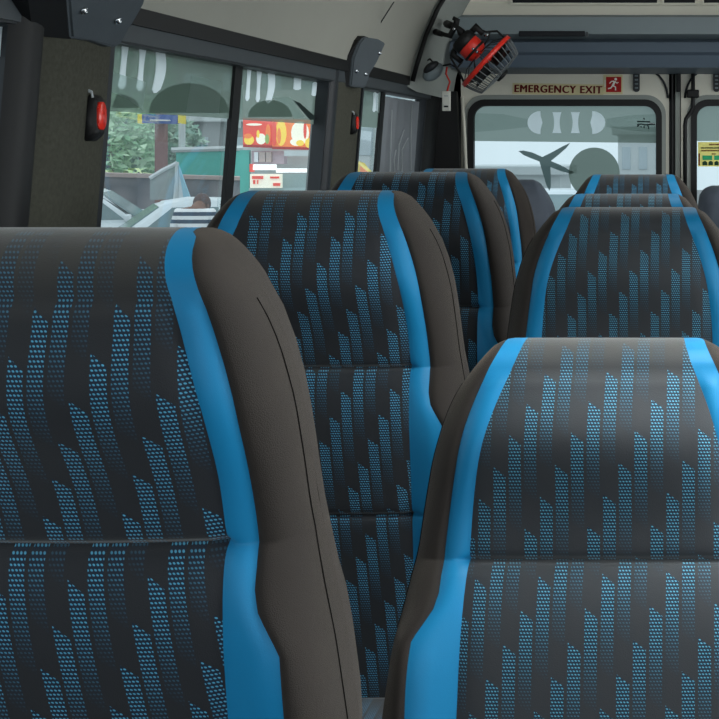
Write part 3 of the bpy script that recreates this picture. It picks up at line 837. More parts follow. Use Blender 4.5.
# ------------------------------------------------------------------ fan, speaker, wires and tag in the rear corner
YF = 3.95
M['wire'] = plain('grey_wire', (96, 102, 104), .4, .5)
def fan():
    c = P(486, 61, YF)
    r = root('clip_fan', 'red and black clip-on fan mounted in the rear corner beside the header', 'fan', c)
    ax = Vector((47, -43)).normalized()
    d = Vector((ax.x * .95, .115, ax.y * .95)).normalized()       # where the fan blows
    q = d.to_track_quat('Z', 'Y').to_matrix().to_4x4()
    R = 32.5 * YF / F
    bm = bmesh.new()
    lathe_pts = [(R - .006, -.006), (R + .003, -.006), (R + .004, .006), (R - .006, .006)]
    rings = []
    for rr, h in lathe_pts: rings.append([bm.verts.new(q @ Vector((rr * math.cos(2 * PI * k / 40), rr * math.sin(2 * PI * k / 40), h))) for k in range(40)])
    for i in range(4):
        A, B = rings[i], rings[(i + 1) % 4]
        for k in range(40): bm.faces.new((A[k], A[(k + 1) % 40], B[(k + 1) % 40], B[k]))
    link('red_ring', bm, M['red'], r, True)
    cage = bpy.data.objects.new('wire_cage', None)
    bm = bmesh.new()
    def cagept(a, t, sg=1): # t 0 rim .. 1 hub
        rad = R * (1 - t) + .018 * t; h = .006 + .046 * min(1, t / .2) ** .8 + .008 * max(0, t - .2)
        if sg < 0: h = -.028 * math.sin(min(1, t * 1.3) * PI / 2)
        return q @ Vector((rad * math.cos(a), rad * math.sin(a), h))
    for k in range(30):
        a = 2 * PI * k / 30
        tube(bm, [cagept(a, t) for t in (0, .03, .07, .12, .17, .22, .4, .7, 1)], .0016, 5)
    for t in (.22, .6): tube(bm, [cagept(2 * PI * k / 36, t) for k in range(36)], .0014, 5, closed=True)
    link('front_cage', bm, M['wire'], r, True)
    bm = bmesh.new()
    for k in range(14): tube(bm, [cagept(2 * PI * k / 14, t, -1) for t in (0, .2, .5, 1)], .0013, 5)
    link('rear_cage', bm, M['trim'], r, True)
    bm = bmesh.new(); lathe(bm, [(.001, .050), (.016, .056), (.022, .060), (.018, .066), (.004, .068)], q, 20); link('front_badge', bm, M['black'], r, True)
    for k in range(4):
        bm = bmesh.new(); vs = []
        for i in range(7):
            a = 2 * PI * k / 4 + (i / 6) * 1.1
            for rad in (.014, R * .5, R * .86): vs.append(bm.verts.new(q @ Vector((rad * math.cos(a + rad * 3), rad * math.sin(a + rad * 3), .006 + .026 * (i / 6)))))
        for i in range(6):
            for j in range(2): bm.faces.new((vs[i * 3 + j], vs[i * 3 + j + 1], vs[i * 3 + j + 4], vs[i * 3 + j + 3]))
        link('blade', bm, M['black'], r, True)
    bm = bmesh.new(); lathe(bm, [(.012, -.082), (.030, -.080), (.034, -.074), (.034, -.040), (.026, -.026), (.010, -.022)], q, 24); mo = link('motor_housing', bm, M['red'], r, True)
    bm = bmesh.new(); lathe(bm, [(.010, -.100), (.030, -.098), (.036, -.088), (.036, -.070), (.02, -.066)], q, 24); link('motor_cap', bm, M['black'], mo, True)
    bm = bmesh.new(); lathe(bm, [(.036, -.046), (.037, -.045), (.037, -.040), (.036, -.039)], q, 24); link('motor_band', bm, M['black'], mo, True)
    # yoke
    bm = bmesh.new()
    side = (q @ Vector((0, 1, 0))).normalized()
    y1 = [c * 0 + q @ Vector((.0, s * R * .98, 0)) for s in (-1, 1)]
    pts = [q @ Vector((R * math.cos(a) * .98, R * math.sin(a) * .98, -.012)) for a in (0.3,)]
    def loc(px, py, dy=0): return P(px, py, YF + dy) - c
    tube(bm, [loc(507, 40), loc(497, 31), loc(486, 32), loc(474, 27), loc(465, 37)], .0035, 6)
    tube(bm, [loc(484, 36), loc(490, 33), loc(488, 40), loc(478, 52)], .003, 6)
    tube(bm, [loc(465, 84), loc(458, 70), loc(451, 58), loc(452, 50)], .0035, 6)
    link('yoke', bm, M['black'], r, True)
    bm = bmesh.new()
    tube(bm, [loc(468, 40), loc(461, 32), loc(455, 26), loc(450, 36), loc(442, 34)], [.011, .012, .012, .009, .006], 8)
    tube(bm, [loc(453, 18), loc(457, 20), loc(455, 27)], [.006, .009, .010], 8)
    tube(bm, [loc(470, 34), loc(476, 27), loc(483, 34)], [.010, .012, .008], 8)
    tube(bm, [loc(458, 42), loc(453, 55), loc(462, 62)], [.009, .010, .008], 8)
    tube(bm, [loc(442, 34), loc(436, 32, .12)], [.008, .010], 8)
    tube(bm, [loc(455, 27), loc(447, 24, .16)], [.010, .012], 8)
    link('clamp_bracket', bm, M['black'], r, True)
    for px, py in ((454, 29), (487, 35), (477, 52), (473, 49)):
        bm = bmesh.new(); bmesh.ops.create_uvsphere(bm, u_segments=8, v_segments=6, radius=.005)
        bmesh.ops.translate(bm, verts=bm.verts[:], vec=loc(px, py, -.036)); link('bolt', bm, M['chrome'], r, True)
fan()
YT = 4.02
c = P(433, 72, YT)
r = root('corner_lamp', 'dark oval lamp on the grey rear corner panel below the fan', 'lamp', c)
bm = bmesh.new(); bmesh.ops.create_uvsphere(bm, u_segments=20, v_segments=12, radius=1)
bmesh.ops.scale(bm, vec=(.034, .02, .022), verts=bm.verts[:]); bmesh.ops.rotate(bm, verts=bm.verts[:], matrix=Matrix.Rotation(math.radians(-38), 3, 'Y'), cent=(0, 0, 0)); link('housing', bm, M['header'], r, True)
bm = bmesh.new(); bmesh.ops.create_uvsphere(bm, u_segments=20, v_segments=12, radius=1)
bmesh.ops.scale(bm, vec=(.026, .02, .014), verts=bm.verts[:]); bmesh.ops.rotate(bm, verts=bm.verts[:], matrix=Matrix.Rotation(math.radians(-38), 3, 'Y'), cent=(0, 0, 0)); bmesh.ops.translate(bm, verts=bm.verts[:], vec=(-.004, -.006, .012)); link('lens', bm, M['trim'], r, True)
YT = 4.12
bm = bmesh.new(); tube(bm, [P(x, y, YT) for x, y in ((417, 60), (424, 62), (430, 59), (436, 65), (442, 66), (450, 64), (457, 68), (462, 62))], .003, 6); tag(link('fan_cable', bm, M['black'], smooth=True), 'thin black cable strung across the rear corner below the fan', 'cable')
bm = bmesh.new(); tube(bm, [P(x, y, YT) for x, y in ((447, 67), (446, 74), (450, 82), (448, 88), (447, 92))], .003, 6); tag(link('red_wire', bm, M['red'], smooth=True), 'short red wire from the cable down to the white tag', 'wire')
r = root('hanging_switch', 'small white inline switch hanging from the red wire in the rear corner', 'switch', P(446.5, 101, YT))
bm = bmesh.new(); h = YT / F; box(bm, (0, 0, 0), (8.2 * h, .012, 20 * h), .002); link('switch_body', bm, M['white'], r)
bm = bmesh.new(); box(bm, (0, -.007, -5.5 * h), (4 * h, .003, 1.6 * h)); link('rocker', bm, M['black'], r)
bm = bmesh.new(); box(bm, (0, -.007, 5 * h), (4 * h, .002, .8 * h)); link('groove', bm, M['crease'], r)

# ------------------------------------------------------------------ outside, seen through the windows
ZG = -.9
M['asphalt'] = plain('grey_asphalt', (120, 122, 122), .9, .2, nscale=3)
bm = bmesh.new(); slab(bm, [(-60, -10, ZG), (60, -10, ZG), (60, 70, ZG), (-60, 70, ZG)], (0, 0, -.1)); struct(link('ground', bm, M['asphalt']))
M['carwhite'] = plain('white_car_paint', (214, 226, 230), .3, .5, var=.03)
M['carglass'] = plain('dark_car_glass', (96, 124, 128), .12, .6, var=.3, nscale=2)
M['tyre'] = plain('tyre_rubber', (28, 28, 30), .8, .2)
def car(label, loc, rz, g):
    "small hatchback, front towards local -X"
    r = root('parked_car', label, 'car', loc, rz, g)
    body = [(-1.95, .28), (-1.98, .55), (-1.85, .74), (-1.0, .92), (-.78, .95), (1.55, .98), (1.88, .92), (1.95, .5), (1.9, .28)]
    bm = bmesh.new(); slab(bm, [(x, -.80, z) for x, z in body], (0, 1.60, 0)); bmesh.ops.bevel(bm, geom=bm.edges[:], offset=.06, segments=3, affect='EDGES'); link('car_body', bm, M['carwhite'], r, True)
    cab = [(-.95, .93, .76), (-.25, 1.44, .60), (.1, 1.49, .60), (1.2, 1.46, .60), (1.75, .95, .74)]
    bm = bmesh.new(); L = [bm.verts.new((x, -w, z)) for x, z, w in cab]; R_ = [bm.verts.new((x, w, z)) for x, z, w in cab]
    for i in range(4): bm.faces.new((L[i], L[i + 1], R_[i + 1], R_[i]))
    bm.faces.new(L); bm.faces.new(R_[::-1]); bmesh.ops.bevel(bm, geom=bm.edges[:], offset=.04, segments=3, affect='EDGES'); link('cabin', bm, M['carwhite'], r, True)
    def pane(nm, pts, n): 
        bm = bmesh.new(); slab(bm, [Vector(p) + Vector(n) * .012 for p in pts], Vector(n) * -.02); link(nm, bm, M['carglass'], r)
    pane('windscreen', [(-.88, -.68, .985), (-.88, .68, .985), (-.30, .54, 1.405), (-.30, -.54, 1.405)], (-.59, 0, .81))
    pane('rear_window', [(1.68, -.64, 1.0), (1.68, .64, 1.0), (1.26, .53, 1.40), (1.26, -.53, 1.40)], (.68, 0, .73))
    for sg in (-1, 1):
        n = (0, sg * .96, .28)
        pane('side_window', [(-.66, sg * .738, 1.0), (.35, sg * .735, 1.0), (.35, sg * .625, 1.40), (-.16, sg * .62, 1.40)], n)
        pane('side_window', [(.43, sg * .735, 1.0), (1.45, sg * .735, 1.0), (1.15, sg * .622, 1.39), (.43, sg * .624, 1.40)], n)
        bm = bmesh.new(); box(bm, (-.72, sg * .86, 1.03), (.10, .17, .12), .03); link('wing_mirror', bm, M['carwhite'], r, True)
        for x in (-1.2, 1.2):
            bm = bmesh.new(); lathe(bm, [(.12, -.09), (.28, -.10), (.31, -.06), (.31, .06), (.28, .10), (.12, .09)], Matrix.Translation((x, sg * .76, .31)) @ Matrix.Rotation(PI / 2, 4, 'X'), 20); link('wheel', bm, M['tyre'], r, True)
        bm = bmesh.new(); box(bm, (-1.88, sg * .58, .66), (.16, .32, .14), .04); link('headlamp', bm, M['carglass'], r, True)
GC = 'white parked cars outside'
def gp(px, Y): v = P(px, 148, Y); return (v.x, v.y, ZG)
car('white car outside at the left edge of the first window, beside the pillar', gp(86, 22.0), math.radians(195), GC)
car('white car outside behind the person in the striped shirt', gp(183, 17.0), math.radians(24), GC)
car('white car faintly seen through the rear window beside the round decal', gp(545, 21), math.radians(90), GC)

M['skin'] = plain('brown_skin', (120, 84, 66), .6, .3)
M['hair'] = plain('dark_brown_hair', (84, 62, 58), .7, .3)
M['trouser'] = plain('navy_trousers', (40, 46, 62), .8, .2)
def striped():
    k = NT('white_navy_stripes'); tc = k.n('ShaderNodeTexCoord'); sp = k.n('ShaderNodeSeparateXYZ'); k.l(tc.outputs['Object'], sp.inputs[0])
    f = k.math('GREATER_THAN', k.math('FRACT', k.math('MULTIPLY', sp.outputs[2], 13)), .48)
    k.principled(k.mix(f, lin(235, 240, 242), lin(50, 70, 92)), .85, .1); return k.m
M['stripes'] = striped()
def skin_mesh(nm, verts, edges, radii, mat, par, levels=2, root_i=0):
    me = bpy.data.meshes.new(nm); me.from_pydata(verts, edges, []); o = bpy.data.objects.new(nm, me); COL.objects.link(o)
    md = o.modifiers.new('Skin', 'SKIN'); sl = me.skin_vertices[0] if me.skin_vertices else None
    if sl is None:
        me.attributes.new('skin', 'FLOAT', 'POINT')
    for i, rr in enumerate(radii): me.skin_vertices[0].data[i].radius = rr if isinstance(rr, tuple) else (rr, rr)
    me.skin_vertices[0].data[root_i].use_root = True
    s = o.modifiers.new('Sub', 'SUBSURF'); s.levels = levels; s.render_levels = levels
    dg = bpy.context.evaluated_depsgraph_get(); m2 = bpy.data.meshes.new_from_object(o.evaluated_get(dg))
    bpy.data.objects.remove(o)
    m2.materials.clear(); m2.materials.append(mat)
    for p in m2.polygons: p.use_smooth = True
    o = bpy.data.objects.new(nm, m2); COL.objects.link(o); o.parent = par; return o
def person(loc, rz):
    r = root('person', 'person in a striped shirt standing outside between the white cars', 'person', loc, rz)
    th = math.radians(78); cs, sn = math.cos(th), math.sin(th)
    def bow(p):
        y, z = p[1], p[2] - 1.40; return (p[0], y * cs - z * sn, y * sn + z * cs + 1.40)
    def bowm(bm):
        for v in bm.verts: v.co = bow(v.co)
    V, E, R_ = [], [], []
    def add(p, rad, par=None):
        V.append(p); R_.append(rad)
        if par is not None: E.append((par, len(V) - 1))
        return len(V) - 1
    pel = add((0, 0, .90), (.15, .11)); wa = add((0, 0, 1.08), (.14, .10), pel); ch = add((0, .0, 1.28), (.16, .11), wa); ne = add((0, 0, 1.42), (.06, .06), ch)
    hd = add((0, -.01, 1.50), (.075, .085), ne); ht = add((0, -.015, 1.60), (.078, .092), hd); add((0, -.01, 1.66), (.05, .06), ht)
    for sg in (-1, 1):
        hp = add((sg * .09, 0, .82), (.088, .095), pel); kn = add((sg * .10, -.01, .48), (.06, .062), hp); an = add((sg * .10, .02, .09), (.04, .042), kn); add((sg * .11, -.13, .04), (.035, .035), an)
        sh = add((sg * .17, 0, 1.36), (.06, .06), ch); el = add((sg * .23, .02, 1.10), (.042, .042), sh); wr = add((sg * .24, -.06, .86), (.027, .03), el); pm = add((sg * .24, -.08, .80), (.022, .035), wr)
        for j, (dy, ln) in enumerate(((-.03, .07), (-.01, .08), (.01, .078), (.03, .06))):
            f1 = add((sg * .24, -.085 + dy, .755), (.009, .009), pm); add((sg * .235, -.095 + dy, .755 - ln), (.008, .008), f1)
        t1 = add((sg * .23, -.125, .79), (.010, .010), pm); add((sg * .225, -.14, .745), (.009, .009), t1)
    V = [bow(p) if i in (3, 4, 5, 6) else p for i, p in enumerate(V)]
    skin_mesh('body', V, E, R_, M['skin'], r)
    # shirt
    V2, E2, R2 = [], [], []
    def a2(p, rad, par=None):
        V2.append(p); R2.append(rad)
        if par is not None: E2.append((par, len(V2) - 1))
        return len(V2) - 1
    b0 = a2((0, 0, .92), (.175, .13)); b1 = a2((0, 0, 1.10), (.17, .125), b0); b2 = a2((0, 0, 1.30), (.185, .128), b1); a2((0, 0, 1.41), (.075, .075), b2)
    for sg in (-1, 1):
        s1 = a2((sg * .18, 0, 1.36), (.08, .08), b2); a2((sg * .225, .01, 1.16), (.068, .068), s1)
    skin_mesh('shirt', V2, E2, R2, M['stripes'], r)
    V3, E3, R3 = [(0, 0, .90)], [], [(.17, .125)]
    for sg in (-1, 1):
        V3 += [(sg * .09, 0, .80), (sg * .10, -.01, .48), (sg * .10, .02, .12)]; R3 += [(.105, .11), (.078, .08), (.065, .065)]; k = len(V3)
        E3 += [(0, k - 3), (k - 3, k - 2), (k - 2, k - 1)]
    skin_mesh('trousers', V3, E3, R3, M['trouser'], r)
    bm = bmesh.new(); bmesh.ops.create_uvsphere(bm, u_segments=16, v_segments=10, radius=1); bmesh.ops.scale(bm, vec=(.098, .112, .10), verts=bm.verts[:]); bmesh.ops.translate(bm, verts=bm.verts[:], vec=(0, .014, 1.628))
    bmesh.ops.delete(bm, geom=[f for f in bm.faces if f.calc_center_median().y < -.045 and f.calc_center_median().z < 1.655], context='FACES'); bowm(bm); link('hair', bm, M['hair'], r, True)
    bm = bmesh.new(); box(bm, (0, -.105, 1.575), (.022, .03, .035), .008); bowm(bm); link('nose', bm, M['skin'], r, True)
    for sg in (-1, 1):
        bm = bmesh.new(); bmesh.ops.create_uvsphere(bm, u_segments=8, v_segments=6, radius=.011); bmesh.ops.translate(bm, verts=bm.verts[:], vec=(sg * .032, -.098, 1.60)); bowm(bm); link('eye', bm, M['hair'], r, True)
        bm = bmesh.new(); box(bm, (sg * .084, 0, 1.58), (.014, .035, .055), .006); bowm(bm); link('ear', bm, M['skin'], r, True)
    bm = bmesh.new(); box(bm, (0, -.098, 1.535), (.045, .01, .010), .004); bowm(bm); link('mouth', bm, M['lettered'], r, True)
    return r
person(gp(195, 14.8), math.radians(180)).scale = (.95, .95, 1.03)

# stone boundary wall with a pale coping
def stone():
    k = NT('grey_stone_wall'); v = k.n('ShaderNodeTexVoronoi'); v.inputs['Scale'].default_value = 2.2
    k.l(k.n('ShaderNodeTexCoord').outputs['Object'], v.inputs['Vector'])
    k.principled(k.mix(k.math('MULTIPLY', v.outputs['Distance'], 1.2), lin(150, 146, 148), lin(86, 90, 98)), .9, .2); return k.m
M['stone'] = stone(); M['coping'] = plain('pinkish_coping', (172, 156, 150), .8, .2)
YWl = 27.0
r = root('boundary_wall', 'grey stone wall with pinkish coping outside behind the white cars', 'wall', (P(165, 148, YWl).x, YWl, ZG))
q = lambda px, py, Y=YWl: P(px, py, Y) - r.location
bm = bmesh.new(); slab(bm, [q(40, 175), q(245, 181), Vector((q(245, 181).x, 0, 0)), Vector((q(40, 175).x, 0, 0))], (0, .4, 0)); link('stonework', bm, M['stone'], r)
bm = bmesh.new(); slab(bm, [q(40, 171) + Vector((0, -.05, 0)), q(245, 177) + Vector((0, -.05, 0)), q(245, 180.5) + Vector((0, -.05, 0)), q(40, 175) + Vector((0, -.05, 0))], (0, .5, 0)); link('coping', bm, M['coping'], r)
# trees
def leafmat(nm, c1, c2):
    k = NT(nm); oi = k.n('ShaderNodeNewGeometry'); f = k.n('ShaderNodeMath', operation='FRACT'); k.l(oi.outputs['Random Per Island'], f.inputs[0])
    c = k.mix(f.outputs[0], lin(*c1), lin(*c2)); b = k.principled(c, .6, .3); return k.m
M['leafA'] = leafmat('green_leaves', (140, 190, 150), (200, 230, 196)); M['leafB'] = leafmat('dusky_leaves', (112, 156, 140), (172, 204, 180)); M['palm'] = leafmat('yellow_green_fronds', (176, 214, 150), (216, 234, 170))
M['bark'] = plain('grey_bark', (110, 100, 92), .9, .2)
def tree(label, px, Y, ztop, rad, mat, g, n=2200, leaf=.15, seed=1):
    rnd = random.Random(seed); loc = gp(px, Y)
    r = root('leafy_tree', label, 'tree', loc, 0, g); H = ztop - ZG
    bm = bmesh.new(); tube(bm, [(0, 0, 0), (.06, 0, H * .3), (-.04, .05, H * .7)], [.16, .12, .06], 8); link('trunk', bm, M['bark'], r, True)
    bm = bmesh.new()
    for i in range(n):
        a = rnd.uniform(0, 2 * PI); cz = rnd.uniform(-1, 1); rr = rnd.uniform(.45, 1) ** .5; s = math.sqrt(1 - cz * cz)
        c = Vector((rad * rr * s * math.cos(a), rad * rr * s * math.sin(a), H * .58 + H * .42 * rr * cz))
        d = Vector((rnd.gauss(0, 1), rnd.gauss(0, 1), rnd.gauss(0, .6))).normalized(); e = d.cross(Vector((rnd.gauss(0, 1), rnd.gauss(0, 1), rnd.gauss(0, 1)))).normalized()
        l = leaf * rnd.uniform(.6, 1.3)
        bm.faces.new([bm.verts.new(c + v) for v in (-d * l, e * l * .35, d * l, -e * l * .35)])
    link('foliage', bm, mat, r)
GT = 'trees behind the stone wall outside'
tree('pale green bushy tree outside next to the near pillar, behind the stone wall', 108, 31.5, 2.6, 1.2, M['leafA'], GT, seed=1)
tree('dusky green tree outside just left of the brown post', 142, 34.5, 2.5, 1.1, M['leafB'], GT, seed=2)
tree('dusky tree outside between the brown post and the teal hoarding', 177, 37, 2.1, .8, M['leafB'], GT, 1200, seed=3)
tree('tall tree high behind the sun film at upper left of the first window', 128, 46, 5.4, 1.6, M['leafB'], GT, 2000, seed=4)
r = root('palm_plant', 'yellow-green palm with spreading fronds outside in front of the bushy trees', 'palm', gp(120, 29.0))
bm = bmesh.new(); tube(bm, [(0, 0, 0), (.05, 0, 1.3)], [.12, .09], 8); link('trunk', bm, M['bark'], r, True)
bm = bmesh.new(); rnd = random.Random(5)
for i in range(18):
    a = 2 * PI * i / 18 + rnd.uniform(-.1, .1); up = rnd.uniform(.5, 1.3)
    pts = [Vector((.05 + math.cos(a) * t * .85, math.sin(a) * t * .85, 1.3 + up * t - 1.0 * t * t)) for t in (0, .25, .5, .75, 1)]
    sd = Vector((-math.sin(a), math.cos(a), 0))
    for p0, p1, w0, w1 in zip(pts, pts[1:], (.02, .06, .07, .05), (.06, .07, .05, .01)):
        bm.faces.new([bm.verts.new(v) for v in (p0 - sd * w0, p0 + sd * w0, p1 + sd * w1, p1 - sd * w1)])
link('fronds', bm, M['palm'], r)
# post with the blue and yellow sign
M['brownpost'] = plain('brown_post', (128, 92, 88), .8, .2); M['signblue'] = plain('sign_blue', (58, 92, 160), .5, .3); M['signyellow'] = plain('bright_yellow', (232, 212, 70), .5, .3)
YP = 24.0
r = root('signpost', 'brown post outside carrying a blue board with yellow ends', 'signpost', gp(161, YP)); q = lambda px, py, dy=0: P(px, py, YP + dy) - r.location
bm = bmesh.new(); a, b = q(156, 110), q(166.5, 300); box(bm, ((a.x + b.x) / 2, 0, a.z / 2), (b.x - a.x, .18, a.z), .03); link('post', bm, M['brownpost'], r)
bm = bmesh.new(); slab(bm, [q(142, 114, -.2), q(178, 115, -.2), q(177, 124, -.2), q(142, 123, -.2)], (0, .1, 0)); bd = link('blue_board', bm, M['signblue'], r)
for x0, x1 in ((137.5, 142), (178, 184)):
    bm = bmesh.new(); slab(bm, [q(x0, 114, -.2), q(x1, 114.5, -.2), q(x1, 124, -.2), q(x0, 123, -.2)], (0, .1, 0)); link('yellow_end', bm, M['signyellow'], bd)
bm = bmesh.new(); slab(bm, [q(150, 119.3, -.22), q(170, 119.8, -.22), q(170, 121, -.22), q(150, 120.6, -.22)], (0, .02, 0)); link('white_line', bm, M['signwhite'], bd)
# teal hoarding, grey building behind
M['palewindow'] = plain('pale_window_glass', (168, 184, 190), .3, .5); M['teal'] = plain('teal_hoarding', (70, 178, 164), .7, .2, nscale=2); M['palewall'] = plain('pale_grey_wall', (196, 204, 204), .8, .2, nscale=1); M['greywall'] = plain('mid_grey_wall', (142, 148, 148), .85, .2, nscale=1)  # window panes kept pale: haze put into their colour
def panel_thing(nm, label, cat, px0, px1, py0, py1, Y, mat, th=.2, g=None):
    c = P((px0 + px1) / 2, 148, Y); r = root(nm, label, cat, (c.x, Y, ZG), 0, g); return r, (lambda px, py, dy=0: P(px, py, Y + dy) - r.location)
r, q = panel_thing('site_hoarding', 'teal hoarding outside below the grey wall at the right of the first pane', 'hoarding', 175, 248, 148, 178, 29, None)
bm = bmesh.new(); slab(bm, [q(176, 150), q(262, 148), q(262, 300), q(176, 300)], (0, .1, 0)); link('sheet', bm, M['teal'], r)
bm = bmesh.new(); tube(bm, [q(172, 150), q(262, 147.4)], .06, 6); link('top_rail', bm, M['palewall'], r)
bm = bmesh.new(); tube(bm, [q(182, 112, .3), q(182, 300, .3)], .07, 6); link('standard', bm, M['palewall'], r)
def building(label, px0, px1, pytop, Y, mat, rows, cols, g, roofband=True):
    r, q = panel_thing('building', label, 'building', px0, px1, 0, 0, Y, mat)
    a = q(px0, pytop); b = q(px1, pytop)
    bm = bmesh.new(); box(bm, ((a.x + b.x) / 2, 2, a.z / 2), (b.x - a.x, 4, a.z)); wl = link('walls', bm, mat, r)
    if roofband:
        bm = bmesh.new(); box(bm, ((a.x + b.x) / 2, 1.9, a.z + .15), (b.x - a.x + .4, 4.4, .3), .03); link('roof_slab', bm, M['palewall'], r)
    for i in range(rows):
        for j in range(cols):
            bm = bmesh.new(); x = a.x + (b.x - a.x) * (j + .5) / cols; z = a.z - (i + .55) * 1.5
            if z < .8: continue
            box(bm, (x, -.01, z), ((b.x - a.x) / cols * .5, .06, .8), .01); link('window', bm, M['palewindow'], r)
    return r
GBu = 'pale buildings outside'
building('grey low building with pale roof edge outside behind the teal hoarding', 176, 262, 122, 39, M['greywall'], 1, 2, GBu)
building('wide pale building far behind the film at the top of the side windows', -20, 330, 30, 62, M['greywall'], 4, 9, GBu)
building('pale teal-white building outside seen through the narrow second window', 352, 408, 60, 40, M['palewall'], 2, 2, GBu)
building('white building seen faintly through the rear window left of the round decal', 470, 560, 175, 46, M['palewall'], 3, 5, GBu)
building('white building seen through the rear window right of the round decal', 618, 668, 135, 50, M['palewall'], 4, 3, GBu)
# white flag-like folded awning
M['canvas'] = plain('white_canvas', (214, 222, 224), .8, .1); M['canvasblue'] = plain('pale_blue_canvas', (150, 196, 214), .8, .1); M['smoke'] = film_mat('clear_sheet', (205, 216, 220), .55, .4)
YFl = 20.0
r = root('folded_parasol', 'white and pale blue folded canvas on a pole outside above the car roof', 'parasol', gp(176, YFl)); q = lambda px, py, dy=0: P(px, py, YFl + dy) - r.location
bm = bmesh.new(); tube(bm, [q(177, 162), q(176, 300)], .03, 8); link('pole', bm, M['palewall'], r)
bm = bmesh.new(); slab(bm, [q(176.5, 163), q(183, 182), q(191, 200), q(176, 203), q(173, 200)], (0, .05, 0)); link('canvas', bm, M['canvas'], r)
bm = bmesh.new(); slab(bm, [q(178, 164, -.02), q(191, 200, -.02), q(184, 201, -.02)], (0, .03, 0)); link('blue_border', bm, M['canvasblue'], r)
bm = bmesh.new(); slab(bm, [q(176, 163, .02), q(150, 178, .02), q(150, 200, .02), q(174, 199, .02)], (0, .02, 0)); link('clear_sheet', bm, M['smoke'], r)
bm = bmesh.new(); tube(bm, [q(177, 163), q(163, 170), q(150, 178)], .03, 6); link('upper_hem', bm, M['canvas'], r)

# food stall with two picture boards
YS = 26.0
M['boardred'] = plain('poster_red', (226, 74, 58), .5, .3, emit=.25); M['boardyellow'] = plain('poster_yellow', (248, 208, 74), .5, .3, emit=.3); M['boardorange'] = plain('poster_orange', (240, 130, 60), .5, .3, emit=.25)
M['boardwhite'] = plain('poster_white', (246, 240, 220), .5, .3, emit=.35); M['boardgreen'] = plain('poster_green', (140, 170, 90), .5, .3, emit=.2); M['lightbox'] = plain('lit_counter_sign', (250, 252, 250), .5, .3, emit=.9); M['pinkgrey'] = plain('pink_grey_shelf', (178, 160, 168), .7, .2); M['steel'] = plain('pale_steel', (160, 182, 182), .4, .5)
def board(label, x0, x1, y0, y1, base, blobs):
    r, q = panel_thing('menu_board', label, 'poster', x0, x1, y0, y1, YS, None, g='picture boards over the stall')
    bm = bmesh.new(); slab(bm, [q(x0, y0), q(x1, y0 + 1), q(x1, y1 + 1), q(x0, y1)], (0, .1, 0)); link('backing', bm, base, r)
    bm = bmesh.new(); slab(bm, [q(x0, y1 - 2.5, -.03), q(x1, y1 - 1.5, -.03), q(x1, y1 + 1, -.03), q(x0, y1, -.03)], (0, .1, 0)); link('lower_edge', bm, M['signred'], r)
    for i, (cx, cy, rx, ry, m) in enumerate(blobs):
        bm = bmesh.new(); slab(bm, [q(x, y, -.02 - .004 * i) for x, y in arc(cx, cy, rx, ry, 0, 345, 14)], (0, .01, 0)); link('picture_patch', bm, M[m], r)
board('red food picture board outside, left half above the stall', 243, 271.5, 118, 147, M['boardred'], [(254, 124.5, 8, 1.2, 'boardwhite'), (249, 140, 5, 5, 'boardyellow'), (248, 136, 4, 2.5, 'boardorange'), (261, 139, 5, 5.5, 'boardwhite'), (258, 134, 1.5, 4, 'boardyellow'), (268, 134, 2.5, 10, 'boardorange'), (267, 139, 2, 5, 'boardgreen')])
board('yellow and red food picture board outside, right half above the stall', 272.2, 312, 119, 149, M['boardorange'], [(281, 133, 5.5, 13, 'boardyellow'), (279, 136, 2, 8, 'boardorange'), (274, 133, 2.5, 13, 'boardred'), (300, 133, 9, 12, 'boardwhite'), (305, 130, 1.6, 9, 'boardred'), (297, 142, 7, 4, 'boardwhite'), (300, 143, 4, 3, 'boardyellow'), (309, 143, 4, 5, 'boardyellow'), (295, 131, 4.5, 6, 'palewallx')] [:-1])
r, q = panel_thing('food_stall', 'pale lit food stall outside below the red and yellow picture boards', 'stall', 243, 318, 147, 300, YS, None)
def sp(nm, x0, x1, y0, y1, mat, dy=.0, th=.1):
    bm = bmesh.new(); slab(bm, [q(x0, y0, dy), q(x1, y0, dy), q(x1, y1, dy), q(x0, y1, dy)], (0, th, 0)); return link(nm, bm, mat, r)
sp('back_wall', 243, 330, 90, 300, M['palewall'], .6)
sp('shelf_back', 252, 284, 151, 164, M['pinkgrey'], .1, .2)
for x0, x1 in ((254, 258), (259, 265), (266, 271)): sp('shelf_bin', x0, x1, 152, 162, M['canvas'] if x0 == 254 else M['coping'], .02)
sp('awning', 284, 330, 150.5, 156, M['palewall'], -.2, .3)
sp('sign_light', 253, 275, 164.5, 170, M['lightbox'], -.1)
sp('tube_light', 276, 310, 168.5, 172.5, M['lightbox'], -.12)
sp('red_end', 249.5, 253, 164, 172, M['boardred'], -.1)
sp('counter_sign', 250, 281, 174, 188, M['boardwhite'], -.2)
for x0, x1, y0, y1 in ((252, 263, 176, 179), (253, 255, 180, 184), (257, 258, 180, 184), (270, 279, 176.5, 178.5), (273, 280, 183, 186)): sp('red_mark', x0, x1, y0, y1, M['boardred'], -.23, .02)
sp('counter', 249, 330, 188, 300, M['steel'], -.1)
sp('glass_side', 281, 314, 174, 188, M['steel'], .2)
sp('end_post', 240, 249, 150, 300, M['teal'], .1)
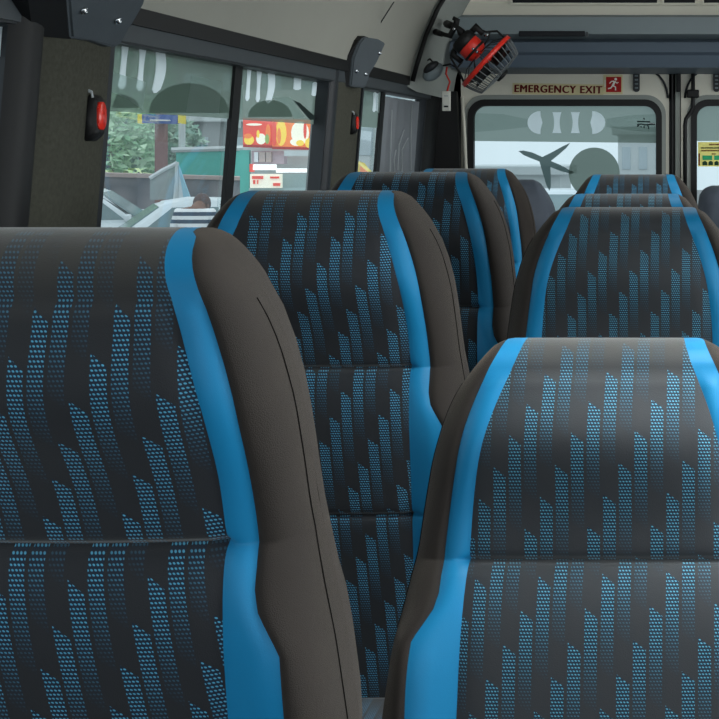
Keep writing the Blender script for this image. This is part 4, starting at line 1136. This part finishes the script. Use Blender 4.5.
# yellow roadside cart beyond the second window
r = root('yellow_cart', 'yellow thing at the foot of the narrow second window outside', 'cart', gp(356, 30)); q = lambda px, py, dy=0: P(px, py, 30 + dy) - r.location
bm = bmesh.new(); slab(bm, [q(345, 170), q(352, 160), q(357, 165), q(367, 172), q(367, 185), q(345, 185)], (0, .6, 0)); bmesh.ops.bevel(bm, geom=bm.edges[:], offset=.04, segments=2, affect='EDGES'); link('cart_box', bm, M['signyellow'], r)
bm = bmesh.new(); slab(bm, [q(345, 185), q(367, 185), q(367, 222), q(345, 222)], (0, .6, 0)); link('cart_base', bm, M['steel'], r)
for sg in (-1, 1):
    bm = bmesh.new(); lathe(bm, [(.1, -.04), (.28, -.04), (.28, .04), (.1, .04)], Matrix.Translation((sg * .2, -.08, .28)) @ Matrix.Rotation(PI / 2, 4, 'X'), 16); link('wheel', bm, M['tyre'], r, True)
bm = bmesh.new(); slab(bm, [q(360, 166, -.1), q(368, 172, -.1), q(360, 172, -.1)], (0, .05, 0)); link('orange_flap', bm, M['boardorange'], r)

# ------------------------------------------------------------------ light
w = bpy.data.worlds.new('overcast_sky'); SC.world = w; w.use_nodes = True
nt = w.node_tree; bg = nt.nodes['Background']
tc = nt.nodes.new('ShaderNodeTexCoord'); sp_ = nt.nodes.new('ShaderNodeSeparateXYZ'); rp = nt.nodes.new('ShaderNodeValToRGB')
nt.links.new(tc.outputs['Generated'], sp_.inputs[0]); nt.links.new(sp_.outputs[2], rp.inputs[0]); nt.links.new(rp.outputs[0], bg.inputs[0])
rp.color_ramp.elements[0].color = (.62, .72, .78, 1); rp.color_ramp.elements[1].color = (.86, .93, 1, 1); rp.color_ramp.elements[1].position = .6
bg.inputs[1].default_value = 1.75
def area(nm, loc, target, sx, sy, power, col):
    L = bpy.data.lights.new(nm, 'AREA'); L.shape = 'RECTANGLE'; L.size = sx; L.size_y = sy; L.energy = power; L.color = col
    o = bpy.data.objects.new(nm, L); COL.objects.link(o); o.location = loc
    o.rotation_euler = (Vector(target) - Vector(loc)).to_track_quat('-Z', 'Y').to_euler(); return o
area('windscreen_daylight', (.2, -1.6, 2.0), (-.2, 2.5, .9), 1.8, 1.0, 11, (1, .97, .93))
area('right_window_daylight', (1.5, 2.2, 1.15), (-.9, 2.6, 1.3), 3.6, .9, 40, (.95, 1, 1))
area('overhead_fill', (.22, 1.45, 1.80), (-.04, 1.52, .8), .5, 1.5, 17, (.95, 1, 1)).data.spread = math.radians(95)  # fill lamp added to lighten the aisle seats from above
area('rear_overhead_fill', (.12, 3.25, 1.78), (-.15, 3.5, .9), .7, 1.0, 9, (.97, 1, 1))  # fill lamp added under the ceiling to brighten the rear

cam = bpy.data.cameras.new('Camera'); co = bpy.data.objects.new('Camera', cam); COL.objects.link(co)
co.location = (0, 0, CZ); co.rotation_euler = (PI / 2, 0, 0)
cam.sensor_width = 36; cam.sensor_fit = 'HORIZONTAL'; cam.lens = F / 719 * 36
cam.shift_x = -(VX - 359.5) / 719; cam.shift_y = -(359.5 - VY) / 719
cam.clip_start = .02; cam.clip_end = 300
SC.camera = co
SC.view_settings.view_transform = 'Standard'; SC.view_settings.look = 'None'
SC.view_settings.exposure = 0; SC.view_settings.gamma = 1
